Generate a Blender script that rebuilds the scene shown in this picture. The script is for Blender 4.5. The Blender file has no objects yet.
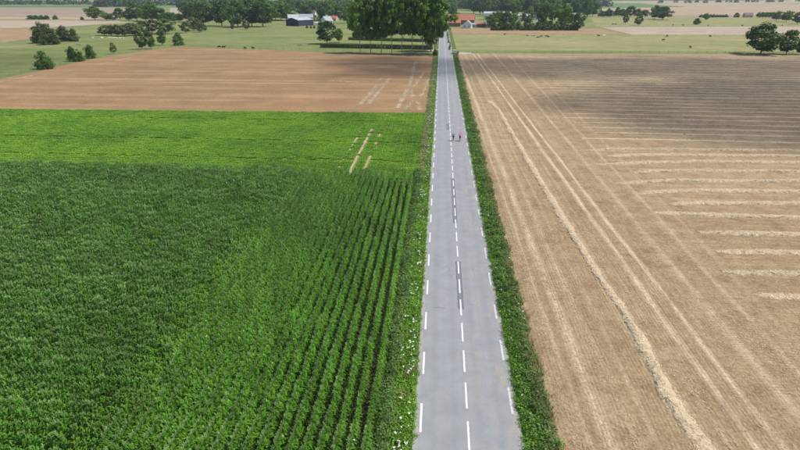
import bpy, bmesh, math, random
import numpy as np
from mathutils import Vector, Matrix, noise as mnoise
R = math.radians
rng = np.random.default_rng(7)
random.seed(7)
S = bpy.context.scene
COL = S.collection

# ------------------------------------------------------------------ camera
CAM = np.array([-2.72, 0.0, 29.0])
F_PX, PITCH, YAW = 540.0, math.atan(230/540.0), math.atan(42/587.0)
cd = bpy.data.cameras.new('camera'); cam = bpy.data.objects.new('camera', cd); COL.objects.link(cam)
cam.location = CAM; cam.rotation_euler = (math.pi/2-PITCH, 0, YAW)
cd.sensor_width = 36; cd.lens = F_PX/800*36; cd.clip_start = 0.5; cd.clip_end = 30000
S.camera = cam
# ------------------------------------------------------------------ sky, sun, exposure
SUN_EL = R(57); SUN_H = Vector((1.0, 0.04, 0)).normalized()
SUN_DIR = Vector((SUN_H.x*math.cos(SUN_EL), SUN_H.y*math.cos(SUN_EL), math.sin(SUN_EL)))
W = bpy.data.worlds.new('World'); S.world = W; W.use_nodes = True
wn = W.node_tree.nodes; wl = W.node_tree.links; wn.clear()
sky = wn.new('ShaderNodeTexSky'); sky.sky_type = 'NISHITA'; sky.sun_disc = False
sky.sun_elevation = SUN_EL; sky.sun_rotation = math.atan2(SUN_H.x, SUN_H.y)
sky.air_density = 1.0; sky.dust_density = 1.6
bg = wn.new('ShaderNodeBackground'); bg.inputs[1].default_value = 0.11
wo = wn.new('ShaderNodeOutputWorld'); wl.new(sky.outputs[0], bg.inputs[0]); wl.new(bg.outputs[0], wo.inputs[0])
sd = bpy.data.lights.new('sun', 'SUN'); sd.energy = 3.9; sd.angle = R(0.53); sd.color = (1.0, 0.955, 0.89)
sun = bpy.data.objects.new('sun', sd); COL.objects.link(sun)
sun.rotation_euler = SUN_DIR.to_track_quat('Z', 'Y').to_euler(); sun.location = (200, 80, 300)
S.view_settings.view_transform = 'Standard'; S.view_settings.look = 'None'
S.view_settings.exposure = 0.25; S.view_settings.gamma = 1
S.render.engine = 'CYCLES'
S.cycles.max_bounces = 6; S.cycles.diffuse_bounces = 3; S.cycles.glossy_bounces = 2
S.cycles.transmission_bounces = 3; S.cycles.transparent_max_bounces = 8; S.cycles.volume_bounces = 0
S.cycles.use_denoising = True

# ------------------------------------------------------------------ pixel -> ground
_f = np.array([-math.sin(YAW)*math.cos(PITCH), math.cos(YAW)*math.cos(PITCH), -math.sin(PITCH)])
_r = np.array([math.cos(YAW), math.sin(YAW), 0.0]); _u = np.cross(_r, _f)
def P(x, y, z=0.0):
    d = _f*F_PX + _r*(x-400) - _u*(y-225)
    t = (z-CAM[2])/d[2]
    p = CAM + d*t
    return float(p[0]), float(p[1])
def depth(x, y):
    X, Y = P(x, y); return float(np.dot(np.array([X, Y, 0])-CAM, _f))
def mpp(x, y): return depth(x, y)/F_PX

# ------------------------------------------------------------------ material helpers
class NT:
    def __init__(s, name):
        s.m = bpy.data.materials.new(name); s.m.use_nodes = True
        s.n = s.m.node_tree.nodes; s.l = s.m.node_tree.links; s.n.clear()
        s.out = s.n.new('ShaderNodeOutputMaterial')
    def node(s, t, **kw):
        n = s.n.new(t)
        for k, v in kw.items(): setattr(n, k, v)
        return n
    def coord(s, scale=(1, 1, 1), rotz=0):
        g = s.node('ShaderNodeNewGeometry')
        mp = s.node('ShaderNodeMapping'); mp.inputs['Scale'].default_value = scale; mp.inputs['Rotation'].default_value = (0, 0, rotz)
        s.l.new(g.outputs['Position'], mp.inputs['Vector']); return mp.outputs[0]
    def noise(s, vec, scale, detail=4, rough=.6, dist=0):
        n = s.node('ShaderNodeTexNoise'); n.inputs['Scale'].default_value = scale
        n.inputs['Detail'].default_value = detail; n.inputs['Roughness'].default_value = rough
        n.inputs['Distortion'].default_value = dist
        if vec is not None: s.l.new(vec, n.inputs['Vector'])
        return n.outputs[0]
    def rng(s, v, a, b, c=0., d=1.):
        n = s.node('ShaderNodeMapRange'); n.inputs[1].default_value = a; n.inputs[2].default_value = b
        n.inputs[3].default_value = c; n.inputs[4].default_value = d
        s.l.new(v, n.inputs[0]); return n.outputs[0]
    def mix(s, f, a, b, mode='MIX'):
        n = s.node('ShaderNodeMix', data_type='RGBA', blend_type=mode)
        for sock, v in ((n.inputs[0], f), (n.inputs[6], a), (n.inputs[7], b)):
            if isinstance(v, bpy.types.NodeSocket): s.l.new(v, sock)
            elif isinstance(v, (int, float)): sock.default_value = v if sock == n.inputs[0] else (v, v, v, 1)
            else: sock.default_value = (*v, 1)
        return n.outputs[2]
    def math(s, op, a, b=0.):
        n = s.node('ShaderNodeMath', operation=op)
        for i, v in enumerate((a, b)):
            if isinstance(v, bpy.types.NodeSocket): s.l.new(v, n.inputs[i])
            else: n.inputs[i].default_value = v
        return n.outputs[0]
    def sep(s, v):
        n = s.node('ShaderNodeSeparateXYZ'); s.l.new(v, n.inputs[0]); return n.outputs
    def bsdf(s, col, rough=.9, spec=.2, bump=None, bstr=.3, bdist=.05, metallic=0.):
        b = s.node('ShaderNodeBsdfPrincipled')
        if isinstance(col, bpy.types.NodeSocket): s.l.new(col, b.inputs['Base Color'])
        else: b.inputs['Base Color'].default_value = (*col, 1)
        if isinstance(rough, bpy.types.NodeSocket): s.l.new(rough, b.inputs['Roughness'])
        else: b.inputs['Roughness'].default_value = rough
        b.inputs['Specular IOR Level'].default_value = spec; b.inputs['Metallic'].default_value = metallic
        if bump is not None:
            bn = s.node('ShaderNodeBump'); bn.inputs['Strength'].default_value = bstr; bn.inputs['Distance'].default_value = bdist
            s.l.new(bump, bn.inputs['Height']); s.l.new(bn.outputs[0], b.inputs['Normal'])
        s.l.new(b.outputs[0], s.out.inputs[0]); return b

def simple(name, c, rough=.7, spec=.3, var=.18, scale=3., metallic=0.):
    t = NT(name); v = t.coord()
    n = t.noise(v, scale, 5)
    c1 = tuple(x*(1-var) for x in c); c2 = tuple(min(1, x*(1+var)) for x in c)
    t.bsdf(t.mix(n, c1, c2), rough, spec, metallic=metallic); return t.m

def leafmat(name, dark, light, transl=.3, spec=.25, rough=.55, patch=.12, yellow=None, ypatch=.04):
    t = NT(name); g = t.node('ShaderNodeNewGeometry'); oi = t.node('ShaderNodeObjectInfo')
    c = t.mix(g.outputs['Random Per Island'], dark, light)
    v = t.coord()
    pn = t.rng(t.noise(v, patch, 3), .3, .7, .72, 1.28)
    c = t.mix(1., c, pn, 'MULTIPLY')
    ov = t.rng(oi.outputs['Random'], 0, 1, .8, 1.2)
    c = t.mix(1., c, ov, 'MULTIPLY')
    if yellow: c = t.mix(t.rng(t.noise(v, ypatch, 4, .65), .45, .75, 0, .8), c, yellow)
    b = t.bsdf(c, rough, spec)
    if transl:
        tr = t.node('ShaderNodeBsdfTranslucent'); t.l.new(c, tr.inputs[0])
        ms = t.node('ShaderNodeMixShader'); ms.inputs[0].default_value = transl
        t.l.new(b.outputs[0], ms.inputs[1]); t.l.new(tr.outputs[0], ms.inputs[2]); t.l.new(ms.outputs[0], t.out.inputs[0])
    return t.m

def fieldmat(name, a, b, c=None, big=.01, mid=.15, fine=2.5, streak=None, sang=0., bump=.25):
    """a/b mixed by large noise, c = streak colour along an elongated noise, fine mottling"""
    t = NT(name); v = t.coord()
    col = t.mix(t.rng(t.noise(v, big, 4), .35, .65), a, b)
    if c is not None:
        sv = t.coord(streak, sang)
        col = t.mix(t.rng(t.noise(sv, 1., 4, .6), .48, .72, 0, .75), col, c)
    m = t.rng(t.noise(v, mid, 5, .65), .25, .75, .8, 1.18)
    col = t.mix(1., col, m, 'MULTIPLY')
    fn = t.noise(v, fine, 8, .75)
    col = t.mix(1., col, t.rng(fn, .25, .75, .72, 1.25), 'MULTIPLY')
    t.bsdf(col, .95, .1, fn, bump, .12); return t.m

# ------------------------------------------------------------------ mesh helpers
class MB:
    def __init__(s): s.v = []; s.f = []; s.m = []; s.n = 0
    def add(s, V, Fs, mi=0):
        s.v.append(np.asarray(V, float).reshape(-1, 3))
        s.f += [tuple(i+s.n for i in f) for f in Fs]; s.m += [mi]*len(Fs); s.n += len(s.v[-1])
    def quads(s, V, mi=0):                       # V (N,4,3)
        N = len(V); s.add(V.reshape(-1, 3), [(4*i, 4*i+1, 4*i+2, 4*i+3) for i in range(N)], mi)
    def box(s, c, d, rz=0, mi=0, rx=0, ry=0):
        x, y, z = (k/2 for k in d)
        V = np.array([(-x,-y,-z),(x,-y,-z),(x,y,-z),(-x,y,-z),(-x,-y,z),(x,-y,z),(x,y,z),(-x,y,z)])
        M = np.array(Matrix.Rotation(rz, 3, 'Z') @ Matrix.Rotation(ry, 3, 'Y') @ Matrix.Rotation(rx, 3, 'X'))
        s.add(V@M.T+np.array(c), [(0,3,2,1),(4,5,6,7),(0,1,5,4),(1,2,6,5),(2,3,7,6),(3,0,4,7)], mi)
    def tube(s, pts, rad, n=6, mi=0, cap=True):
        pts = [np.array(p, float) for p in pts]; k = len(pts)
        if not hasattr(rad, '__len__'): rad = [rad]*k
        V = []
        for i, p in enumerate(pts):
            d = pts[min(i+1, k-1)]-pts[max(i-1, 0)]; d = d/(np.linalg.norm(d)+1e-9)
            a = np.cross(d, (0, 0, 1) if abs(d[2]) < .9 else (1, 0, 0)); a /= np.linalg.norm(a); b = np.cross(d, a)
            for j in range(n):
                t = 2*math.pi*j/n; V.append(p+rad[i]*(a*math.cos(t)+b*math.sin(t)))
        Fs = [(i*n+j, i*n+(j+1) % n, (i+1)*n+(j+1) % n, (i+1)*n+j) for i in range(k-1) for j in range(n)]
        if cap: Fs += [tuple(range(n))[::-1], tuple(range((k-1)*n, k*n))]
        s.add(V, Fs, mi)
    def ball(s, c, r, nu=8, nv=5, mi=0):
        if not hasattr(r, '__len__'): r = (r, r, r)
        V = []
        for i in range(nv+1):
            th = math.pi*i/nv
            for j in range(nu):
                ph = 2*math.pi*j/nu
                V.append((c[0]+r[0]*math.sin(th)*math.cos(ph), c[1]+r[1]*math.sin(th)*math.sin(ph), c[2]+r[2]*math.cos(th)))
        s.add(V, [(i*nu+j, (i+1)*nu+j, (i+1)*nu+(j+1) % nu, i*nu+(j+1) % nu) for i in range(nv) for j in range(nu)], mi)
    def mesh(s, name, mats, smooth=False):
        me = bpy.data.meshes.new(name)
        V = np.concatenate(s.v) if s.v else np.zeros((0, 3))
        me.from_pydata(V.tolist(), [], s.f)
        for m in (mats if isinstance(mats, (list, tuple)) else [mats]): me.materials.append(m)
        if len(me.materials) > 1: me.polygons.foreach_set('material_index', s.m)
        if smooth: me.polygons.foreach_set('use_smooth', [True]*len(me.polygons))
        me.update(); return me
def ob(name, me, parent=None, loc=None, rot=None, sc=None):
    o = bpy.data.objects.new(name, me); COL.objects.link(o)
    if parent is not None: o.parent = parent
    if loc is not None: o.location = loc
    if rot is not None: o.rotation_euler = rot
    if sc is not None: o.scale = sc
    return o
def tag(o, label=None, cat=None, group=None, kind=None):
    if label: o['label'] = label
    if cat: o['category'] = cat
    if group: o['group'] = group
    if kind: o['kind'] = kind
    return o
def thing(name, label, cat, loc=(0, 0, 0), rz=0, group=None, sc=None):
    return tag(ob(name, None, None, loc, (0, 0, rz), sc), label, cat, group)
def sheet(name, pts, z, mat, label=None):
    me = bpy.data.meshes.new(name); me.from_pydata([(x, y, z) for x, y in pts], [], [tuple(range(len(pts)))])
    me.materials.append(mat); me.update()
    if me.polygons[0].normal.z < 0: me.flip_normals()
    return tag(ob(name, me), label, kind='structure')
def leaves(C, N, size, asp=.6, up=.3, jit=.35):
    """quads centred at C with normals near N; returns (n,4,3)"""
    n = len(C)
    Nn = N+rng.normal(0, .55, (n, 3)); Nn[:, 2] += up; Nn /= np.linalg.norm(Nn, axis=1)[:, None]+1e-9
    t = np.cross(Nn, rng.normal(0, 1, (n, 3))); t /= np.linalg.norm(t, axis=1)[:, None]+1e-9
    b = np.cross(Nn, t); s = (size*(1+rng.uniform(-jit, jit, n)))[:, None]*.5
    return np.stack([C-t*s, C-b*s*asp+t*s*.1, C+t*s, C+b*s*asp+t*s*.1], 1)

# ------------------------------------------------------------------ geometry-node scatter (for stuff only)
def protos(name, meshes):
    c = bpy.data.collections.new(name)
    for i, m in enumerate(meshes): c.objects.link(bpy.data.objects.new('%s_%02d' % (name, i), m))
    return c
def scatter(name, label, cat, pts, rot, scl, idx, coll):
    me = bpy.data.meshes.new(name); me.from_pydata(pts.tolist(), [], [])
    for nm, ty, arr in (('rz', 'FLOAT', rot), ('sc', 'FLOAT', scl), ('pi', 'INT', idx)):
        a = me.attributes.new(nm, ty, 'POINT'); a.data.foreach_set('value', np.asarray(arr))
    o = tag(ob(name, me), label, cat, kind='stuff')
    g = bpy.data.node_groups.new(name, 'GeometryNodeTree')
    g.interface.new_socket('Geometry', in_out='INPUT', socket_type='NodeSocketGeometry')
    g.interface.new_socket('Geometry', in_out='OUTPUT', socket_type='NodeSocketGeometry')
    N = g.nodes.new; L = g.links.new
    gi, go = N('NodeGroupInput'), N('NodeGroupOutput')
    ci = N('GeometryNodeCollectionInfo'); ci.inputs[0].default_value = coll; ci.inputs['Separate Children'].default_value = True; ci.inputs['Reset Children'].default_value = True
    ip = N('GeometryNodeInstanceOnPoints'); ip.inputs['Pick Instance'].default_value = True
    def attr(nm, ty):
        a = N('GeometryNodeInputNamedAttribute'); a.data_type = ty; a.inputs[0].default_value = nm; return a.outputs[0]
    cx = N('ShaderNodeCombineXYZ'); L(attr('rz', 'FLOAT'), cx.inputs[2])
    L(gi.outputs[0], ip.inputs['Points']); L(ci.outputs[0], ip.inputs['Instance'])
    L(attr('pi', 'INT'), ip.inputs['Instance Index']); L(cx.outputs[0], ip.inputs['Rotation']); L(attr('sc', 'FLOAT'), ip.inputs['Scale'])
    L(ip.outputs[0], go.inputs[0])
    md = o.modifiers.new('scatter', 'NODES'); md.node_group = g
    return o

# ================================================================== MATERIALS
M = {}
# far country: patchwork of fields
t = NT('country'); v = t.coord()
vo = t.node('ShaderNodeTexVoronoi'); vo.inputs['Scale'].default_value = .0022; t.l.new(t.coord((.6, 1, 1), .3), vo.inputs['Vector'])
cr = t.node('ShaderNodeValToRGB'); t.l.new(t.sep(vo.outputs['Color'])[0], cr.inputs[0])
e = cr.color_ramp; e.interpolation = 'CONSTANT'
e.elements[0].color = (.16, .2, .07, 1); e.elements[1].position = .3; e.elements[1].color = (.33, .27, .16, 1)
for p, c in ((.5, (.10, .16, .05)), (.65, (.36, .29, .19)), (.82, (.2, .23, .09))):
    k = e.elements.new(p); k.color = (*c, 1)
col = t.mix(1., cr.outputs[0], t.rng(t.noise(v, .02, 5), .3, .7, .8, 1.2), 'MULTIPLY')
t.bsdf(col, .95, .1); M['country'] = t.m
M['meadow'] = fieldmat('meadow', (.14, .185, .058), (.24, .235, .1), (.18, .22, .075), .02, .12, 1.2, (.008, .05, 1))
M['meadow_dry'] = fieldmat('meadow_dry', (.3, .265, .13), (.225, .235, .095), (.185, .21, .075), .02, .12, 1.2, (.006, .07, 1))
M['meadow_lush'] = fieldmat('meadow_lush', (.155, .19, .06), (.2, .215, .082), (.13, .165, .05), .02, .12, 1.5, (.01, .08, 1))
M['brown'] = fieldmat('brown', (.3, .182, .092), (.245, .16, .084), (.385, .265, .155), .014, .08, 1.1, (.006, .16, 1), -.1)
M['orange'] = fieldmat('orange', (.33, .225, .13), (.3, .205, .115), (.36, .26, .16), .02, .1, .8, (.01, .1, 1))
M['pale'] = fieldmat('pale', (.4, .33, .25), (.36, .3, .22), (.33, .27, .19), .01, .06, .5, (.004, .05, 1))
M['tan'] = fieldmat('tan', (.4, .31, .2), (.36, .27, .18), (.31, .24, .16), .006, .05, .5, (.003, .03, 1))
M['dusk'] = fieldmat('dusk', (.27, .215, .155), (.31, .25, .18), (.36, .29, .21), .006, .05, .5, (.002, .03, 1))
M['crop_far'] = fieldmat('crop_far', (.1, .18, .06), (.13, .2, .07), None, .01, .05, .5)
M['soil'] = fieldmat('soil', (.10, .075, .045), (.13, .1, .06), None, .1, .5, 4, bump=.4)
M['beet_soil'] = fieldmat('beet_soil', (.14, .2, .03), (.18, .22, .04), None, .1, .5, 4)
M['verge_soil'] = fieldmat('verge_soil', (.085, .12, .028), (.14, .16, .05), None, .2, .8, 5)

# harvested stubble with drill rows, wheel-side straw and mottled chaff
t = NT('stubble'); v = t.coord(); x, y, _ = t.sep(v)
col = t.mix(t.rng(t.noise(v, .025, 4), .35, .65), (.285, .203, .113), (.34, .25, .148))
head = t.rng(t.math('ADD', x, t.rng(t.noise(v, .12, 3), 0, 1, -9, 9)), 22., 36., 1, 0)
s1 = t.rng(t.noise(t.coord((1.1, .012, 1)), 1., 4, .65), .42, .7, 0, 1)
s2 = t.rng(t.noise(t.coord((.02, 1.2, 1)), 1., 4, .65), .42, .7, 0, 1)
st = t.mix(head, s2, s1)
col = t.mix(t.math('MULTIPLY', st, .7), col, (.43, .332, .208))
col = t.mix(t.rng(t.noise(v, .35, 5, .7), .46, .68, 0, .7), col, (.2, .134, .07))
tn = t.noise(t.coord((.5, .06, 1)), 1., 3)
for bx_, tx_, wd, am in ((757, 519, .5, 1.), (784, 527, .42, 1.), (707, 503, .9, .3), (612, 482, .7, .8), (592, 476, .3, .45), (640, 489, .35, .35), (828, 548, .6, .5), (868, 566, .5, .45), (660, 497, .3, .3), (731, 512, .3, .35), (900, 580, .5, .25)):
    (xa, ya), (xc, yc) = P(bx_, 450), P(tx_, 118)
    xc0 = t.math('ADD', t.math('MULTIPLY', y, (xc-xa)/(yc-ya)), xa-ya*(xc-xa)/(yc-ya))
    dd = t.math('ABSOLUTE', t.math('SUBTRACT', x, t.math('ADD', xc0, t.rng(tn, 0, 1, -.4, .4))))
    col = t.mix(t.math('MULTIPLY', t.rng(dd, 0, wd, am, 0), t.rng(t.noise(t.coord((.35, .1, 1)), 1., 5, .65), .34, .52, .3, 1)), col, (.58, .465, .32))
wv = t.node('ShaderNodeTexWave', bands_direction='X'); wv.inputs['Scale'].default_value = 1.05; wv.inputs['Distortion'].default_value = .8; wv.inputs['Detail'].default_value = 3
t.l.new(v, wv.inputs['Vector'])
rows = t.math('MULTIPLY', wv.outputs['Fac'], head)
fn = t.noise(v, 3.5, 9, .8)
col = t.mix(1., col, t.rng(fn, .3, .7, .5, 1.5), 'MULTIPLY')
col = t.mix(t.math('MULTIPLY', rows, .16), col, (.16, .11, .07))
t.bsdf(col, .95, .1, t.math('ADD', fn, t.math('MULTIPLY', rows, .2)), .5, .1); M['stubble'] = t.m

# asphalt: bleached, worn wheel paths, sandy shoulders, dusty stains
t = NT('asphalt'); v = t.coord(); x, y, _ = t.sep(v)
base = t.mix(t.noise(t.coord((1.6, .03, 1)), 1., 4), (.24, .248, .254), (.282, .29, .296))
ax = t.math('ABSOLUTE', x)
wp = t.math('ABSOLUTE', t.math('SUBTRACT', t.math('ABSOLUTE', t.math('SUBTRACT', ax, 1.72)), .78))
base = t.mix(t.math('MULTIPLY', t.rng(t.math('ADD', wp, t.rng(t.noise(t.coord((1, .08, 1)), 1., 4), 0, 1, -.3, .3)), 0, .5, 1, 0), .38), base, (.215, .223, .23))
vc = t.node('ShaderNodeTexVoronoi', feature='DISTANCE_TO_EDGE'); vc.inputs['Scale'].default_value = .22
cw = t.node('ShaderNodeVectorMath', operation='ADD'); t.l.new(v, cw.inputs[0]); cn = t.node('ShaderNodeTexNoise'); cn.inputs['Scale'].default_value = .8; cn.inputs['Detail'].default_value = 5; t.l.new(v, cn.inputs['Vector']); t.l.new(cn.outputs[1], cw.inputs[1]); t.l.new(cw.outputs[0], vc.inputs['Vector'])
base = t.mix(t.math('MULTIPLY', t.rng(vc.outputs[0], .0, .006, .55, 0), t.rng(t.noise(v, .07, 3), .5, .6)), base, (.1, .1, .1))
sh = t.rng(t.math('ADD', ax, t.rng(t.noise(v, 1.3, 4), 0, 1, -.22, .22)), 3.5, 3.72, 0, .8)
base = t.mix(sh, base, (.33, .315, .285))
stain = t.math('MULTIPLY', t.rng(t.noise(t.coord((.8, .4, 1)), 1., 6, .7), .52, .68, 0, .75), t.rng(x, .3, 1.4, .08, 1))
base = t.mix(stain, base, (.36, .31, .235))
base = t.mix(1., base, t.rng(t.noise(v, .6, 6, .7), .3, .7, .9, 1.1), 'MULTIPLY')
fn = t.noise(v, 22, 6, .7)
base = t.mix(1., base, t.rng(fn, .3, .7, .88, 1.12), 'MULTIPLY')
t.bsdf(base, .82, .35, fn, .25, .01); M['asphalt'] = t.m
M['patch'] = simple('patch', (.18, .187, .196), .85, .3, .2, 8)
M['seam'] = simple('seam', (.085, .09, .1), .6, .3, .2, 8)
t = NT('paint'); v = t.coord()
t.bsdf(t.mix(t.rng(t.noise(v, 9, 6, .7), .5, .7, 0, .65), (.7, .7, .68), (.33, .33, .33)), .7, .3); M['paint'] = t.m
t = NT('paint_worn'); v = t.coord()
t.bsdf(t.mix(t.rng(t.noise(v, 7, 6, .75), .4, .65, .15, .8), (.66, .66, .64), (.31, .31, .31)), .75, .3); M['paint_worn'] = t.m
M['gravel'] = simple('gravel', (.42, .4, .36), .95, .1, .25, 2)

M['straw'] = leafmat('straw', (.53, .43, .285), (.75, .635, .455), .25, .2, .7, .3)
M['straw_mound'] = fieldmat('straw_mound', (.54, .44, .295), (.48, .385, .255), None, .3, 1.2, 5, bump=.3)
M['litter'] = leafmat('litter', (.36, .275, .16), (.5, .4, .25), .0, .15, .8, .2)
M['stalk'] = leafmat('stalk', (.46, .345, .2), (.62, .49, .31), .3, .15, .7, .2)
M['maize_leaf'] = leafmat('maize_leaf', (.085, .235, .018), (.155, .345, .034), .4, .6, .33, .07)
M['maize_leaf_pale'] = leafmat('maize_leaf_pale', (.105, .265, .018), (.175, .36, .034), .36, .5, .4, .07)
M['maize_stalk'] = simple('maize_stalk', (.13, .2, .05), .6, .3)
M['tassel'] = leafmat('tassel', (.25, .4, .12), (.43, .58, .24), .3, .2, .7, .3)
M['beet'] = leafmat('beet', (.125, .3, .02), (.2, .41, .034), .3, .35, .5, .05, (.27, .41, .032), .05)
M['grass'] = leafmat('grass', (.12, .28, .022), (.19, .36, .04), .25, .3, .5, .2)
M['grass_dry'] = leafmat('grass_dry', (.22, .22, .08), (.38, .34, .16), .2, .2, .6, .2)
M['weed'] = leafmat('weed', (.075, .155, .028), (.13, .22, .045), .2, .35, .5, .3)
M['hedge_leaf'] = leafmat('hedge_leaf', (.115, .245, .024), (.21, .37, .045), .32, .35, .5, .25)
M['flower'] = leafmat('flower', (.72, .74, .68), (.85, .86, .8), .1, .2, .7)
M['poplar_leaf'] = leafmat('poplar_leaf', (.095, .19, .022), (.175, .3, .04), .4, .3, .5, .05)
M['oak_leaf'] = leafmat('oak_leaf', (.058, .12, .024), (.11, .19, .038), .3, .3, .55, .05)
M['olive_leaf'] = leafmat('olive_leaf', (.085, .125, .034), (.15, .19, .058), .3, .3, .55, .06)
M['red_leaf'] = leafmat('red_leaf', (.12, .085, .04), (.19, .12, .06), .2, .3, .55, .08)
M['bright_leaf'] = leafmat('bright_leaf', (.1, .21, .022), (.17, .3, .035), .25, .3, .55, .06)
M['far_leaf'] = leafmat('far_leaf', (.03, .065, .02), (.055, .1, .028), .15, .2, .6, .01)
M['bark'] = simple('bark', (.2, .165, .12), .9, .1, .3, 2)
M['bark_pale'] = simple('bark_pale', (.33, .3, .24), .9, .1, .3, 2)
M['wood'] = simple('wood', (.24, .19, .14), .9, .1, .3, 4)
M['wire'] = simple('wire', (.35, .35, .35), .5, .5, .1, 1, .6)
M['navy'] = simple('navy', (.035, .045, .07), .6, .3, .2, 1)
M['navy_door'] = simple('navy_door', (.02, .026, .04), .6, .3, .2, 1)
M['slate'] = simple('slate', (.3, .32, .36), .6, .4, .2, .6)
M['grey_roof'] = simple('grey_roof', (.42, .43, .45), .55, .4, .15, .4)
M['purple_roof'] = simple('purple_roof', (.2, .15, .15), .8, .2, .25, .8)
M['red_roof'] = simple('red_roof', (.42, .17, .11), .85, .2, .25, .5)
M['white_wall'] = simple('white_wall', (.74, .73, .7), .85, .2, .08, .5)
M['cream_wall'] = simple('cream_wall', (.52, .46, .38), .85, .2, .12, .5)
M['brick_wall'] = simple('brick_wall', (.27, .15, .11), .9, .1, .2, 1)
M['glass'] = simple('glass', (.05, .06, .075), .15, .5, .1, 1)
M['shutter'] = simple('shutter', (.2, .16, .12), .7, .2, .1, 1)
M['steel'] = simple('steel', (.5, .52, .54), .4, .5, .1, 1, .6)
M['black'] = simple('black', (.015, .015, .017), .6, .3, .2, 4)
M['white_paint'] = simple('white_paint', (.8, .8, .8), .35, .5, .04, 1)
M['cow_white'] = simple('cow_white', (.75, .72, .66), .9, .1, .1, 2)
M['cow_black'] = simple('cow_black', (.022, .02, .02), .8, .2, .2, 2)
t = NT('cow_pied'); tc = t.node('ShaderNodeTexCoord')
t.bsdf(t.mix(t.rng(t.noise(tc.outputs['Object'], 1.6, 2), .49, .51), (.03, .028, .026), (.74, .71, .66)), .85, .15); M['cow_pied'] = t.m
M['skin'] = simple('skin', (.55, .34, .25), .6, .3, .05)
M['jersey_blue'] = simple('jersey_blue', (.13, .17, .33), .8, .2, .1, 6)
M['jersey_pink'] = simple('jersey_pink', (.75, .09, .3), .8, .2, .1, 6)
M['shorts'] = simple('shorts', (.02, .02, .026), .8, .2, .1, 6)
M['helmet_white'] = simple('helmet_white', (.45, .47, .55), .4, .5, .05)
M['helmet_red'] = simple('helmet_red', (.55, .08, .2), .4, .5, .05)
M['hair'] = simple('hair', (.05, .035, .025), .8, .2)
M['rubber'] = simple('rubber', (.02, .02, .02), .9, .1)
M['frame_dark'] = simple('frame_dark', (.04, .045, .06), .35, .5, .05)
M['frame_red'] = simple('frame_red', (.3, .03, .05), .35, .5, .05)
M['tail_red'] = simple('tail_red', (.5, .02, .02), .3, .5, .05)

# ================================================================== GROUND
def hill(x, y):
    d = math.hypot(x, y)
    k = min(1, max(0, (d-2300)/3200)); k = k*k*(3-2*k)
    return k*(75+45*mnoise.noise(Vector((x/1800, y/1800, .3))))-.03
rad = [0, 40, 120, 300, 700, 1200, 1700, 2100, 2300, 2500, 2750, 3050, 3400, 3800, 4300, 4900, 5600, 6500, 7600, 9000]
na = 96; V = [(0, 0, -.03)]; Fs = []
for r_ in rad[1:]:
    for j in range(na):
        a = 2*math.pi*j/na; V.append((r_*math.cos(a), r_*math.sin(a), hill(r_*math.cos(a), r_*math.sin(a))))
for j in range(na): Fs.append((0, 1+j, 1+(j+1) % na))
for i in range(len(rad)-2):
    for j in range(na):
        a, b = 1+i*na+j, 1+i*na+(j+1) % na; Fs.append((a, a+na, b+na, b))
mb = MB(); mb.add(V, Fs); tag(ob('ground', mb.mesh('ground', M['country'], True)), kind='structure')

def PX(l): return [P(x, y) for x, y in l]
_z = [0.]
def field(name, px, mat, world=False):
    _z[0] += .004
    return sheet(name, px if world else PX(px), _z[0], M[mat])
RX = 3.91                                   # half width of the tarmac
field('meadow', [(-900, 19), (1700, 19), (1700, 60), (450, 56), (430, 58), (200, 60), (-900, 190)], 'meadow')
field('meadow', [(-900, 7), (300, 7), (300, 20), (-900, 20)], 'meadow')
field('meadow_dry', [(448, 34.2), (1500, 34.2), (1500, 55), (448, 54)], 'meadow_dry')
field('meadow_lush', [(455, 50.2), (800, 51.5), (1300, 52), (1300, 55), (455, 54)], 'meadow_lush')
field('meadow_lush', [(-400, 58), (60, 47), (170, 38), (240, 43), (330, 46), (432, 48), (432, 58), (190, 50), (-400, 150)], 'meadow_lush')
field('cultivated_field', [(-500, 30.5), (36, 29), (40, 37.5), (0, 43), (-500, 62)], 'orange')
field('pale_field', [(-700, 19.8), (112, 20.4), (136, 22), (60, 26.8), (0, 28.4), (-700, 36)], 'pale')
field('ploughed_field', [(-700, 7.6), (120, 7.6), (132, 12), (118, 19.2), (-700, 19)], 'dusk')
field('pale_field', [(-700, 17.2), (90, 17.2), (95, 19.4), (-700, 19.4)], 'tan')
field('crop_strip', [(-700, 5), (200, 5), (200, 7.3), (-700, 7.3)], 'crop_far')
field('pale_field', [(170, 8), (187, 8), (184, 18), (170, 18)], 'pale')
field('stubble_strip', [(448, 28.6), (600, 28.6), (628, 34.4), (448, 33.8)], 'orange')
field('pale_field', [(600, 27), (1400, 24.5), (1400, 36.2), (632, 34.8)], 'pale')
field('pasture', [(590, 17), (1400, 17.5), (1400, 24.3), (596, 26.6)], 'meadow_dry')
field('pale_field', [(640, 14.8), (1400, 15), (1400, 17.3), (640, 17)], 'dusk')
field('wide_field', [(598, 2.6), (1500, 2.6), (1500, 15), (600, 15)], 'tan')
field('crop_strip', [(560, 3.2), (640, 3.6), (688, 6.9), (600, 8.4), (560, 9)], 'crop_far')
YB = 87.0                                    # far edge of the maize
field('maize_ground', [(-6.0, 6), (-150, 6), (-150, YB), (-6.0, YB)], 'soil', True)
xb, yb = P(425, 114); xb2, yb2 = P(-60, 112)
field('beet_ground', [(-6.0, YB), (-170, YB), (-170, yb2+3), (-6.0, yb)], 'beet_soil', True)
field('cultivated_field', [(-6, yb)]+[(-170, yb2+3), (-215, yb2+7)]+PX([(-60, 92), (0, 79.5), (40, 71), (90, 59.5), (140, 52), (176, 47), (200, 47.6), (300, 51.5), (400, 55.2)])+[(-5.4, P(434, 56)[1])], 'brown', True)
yr = P(460, 53.4)[1]
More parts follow.
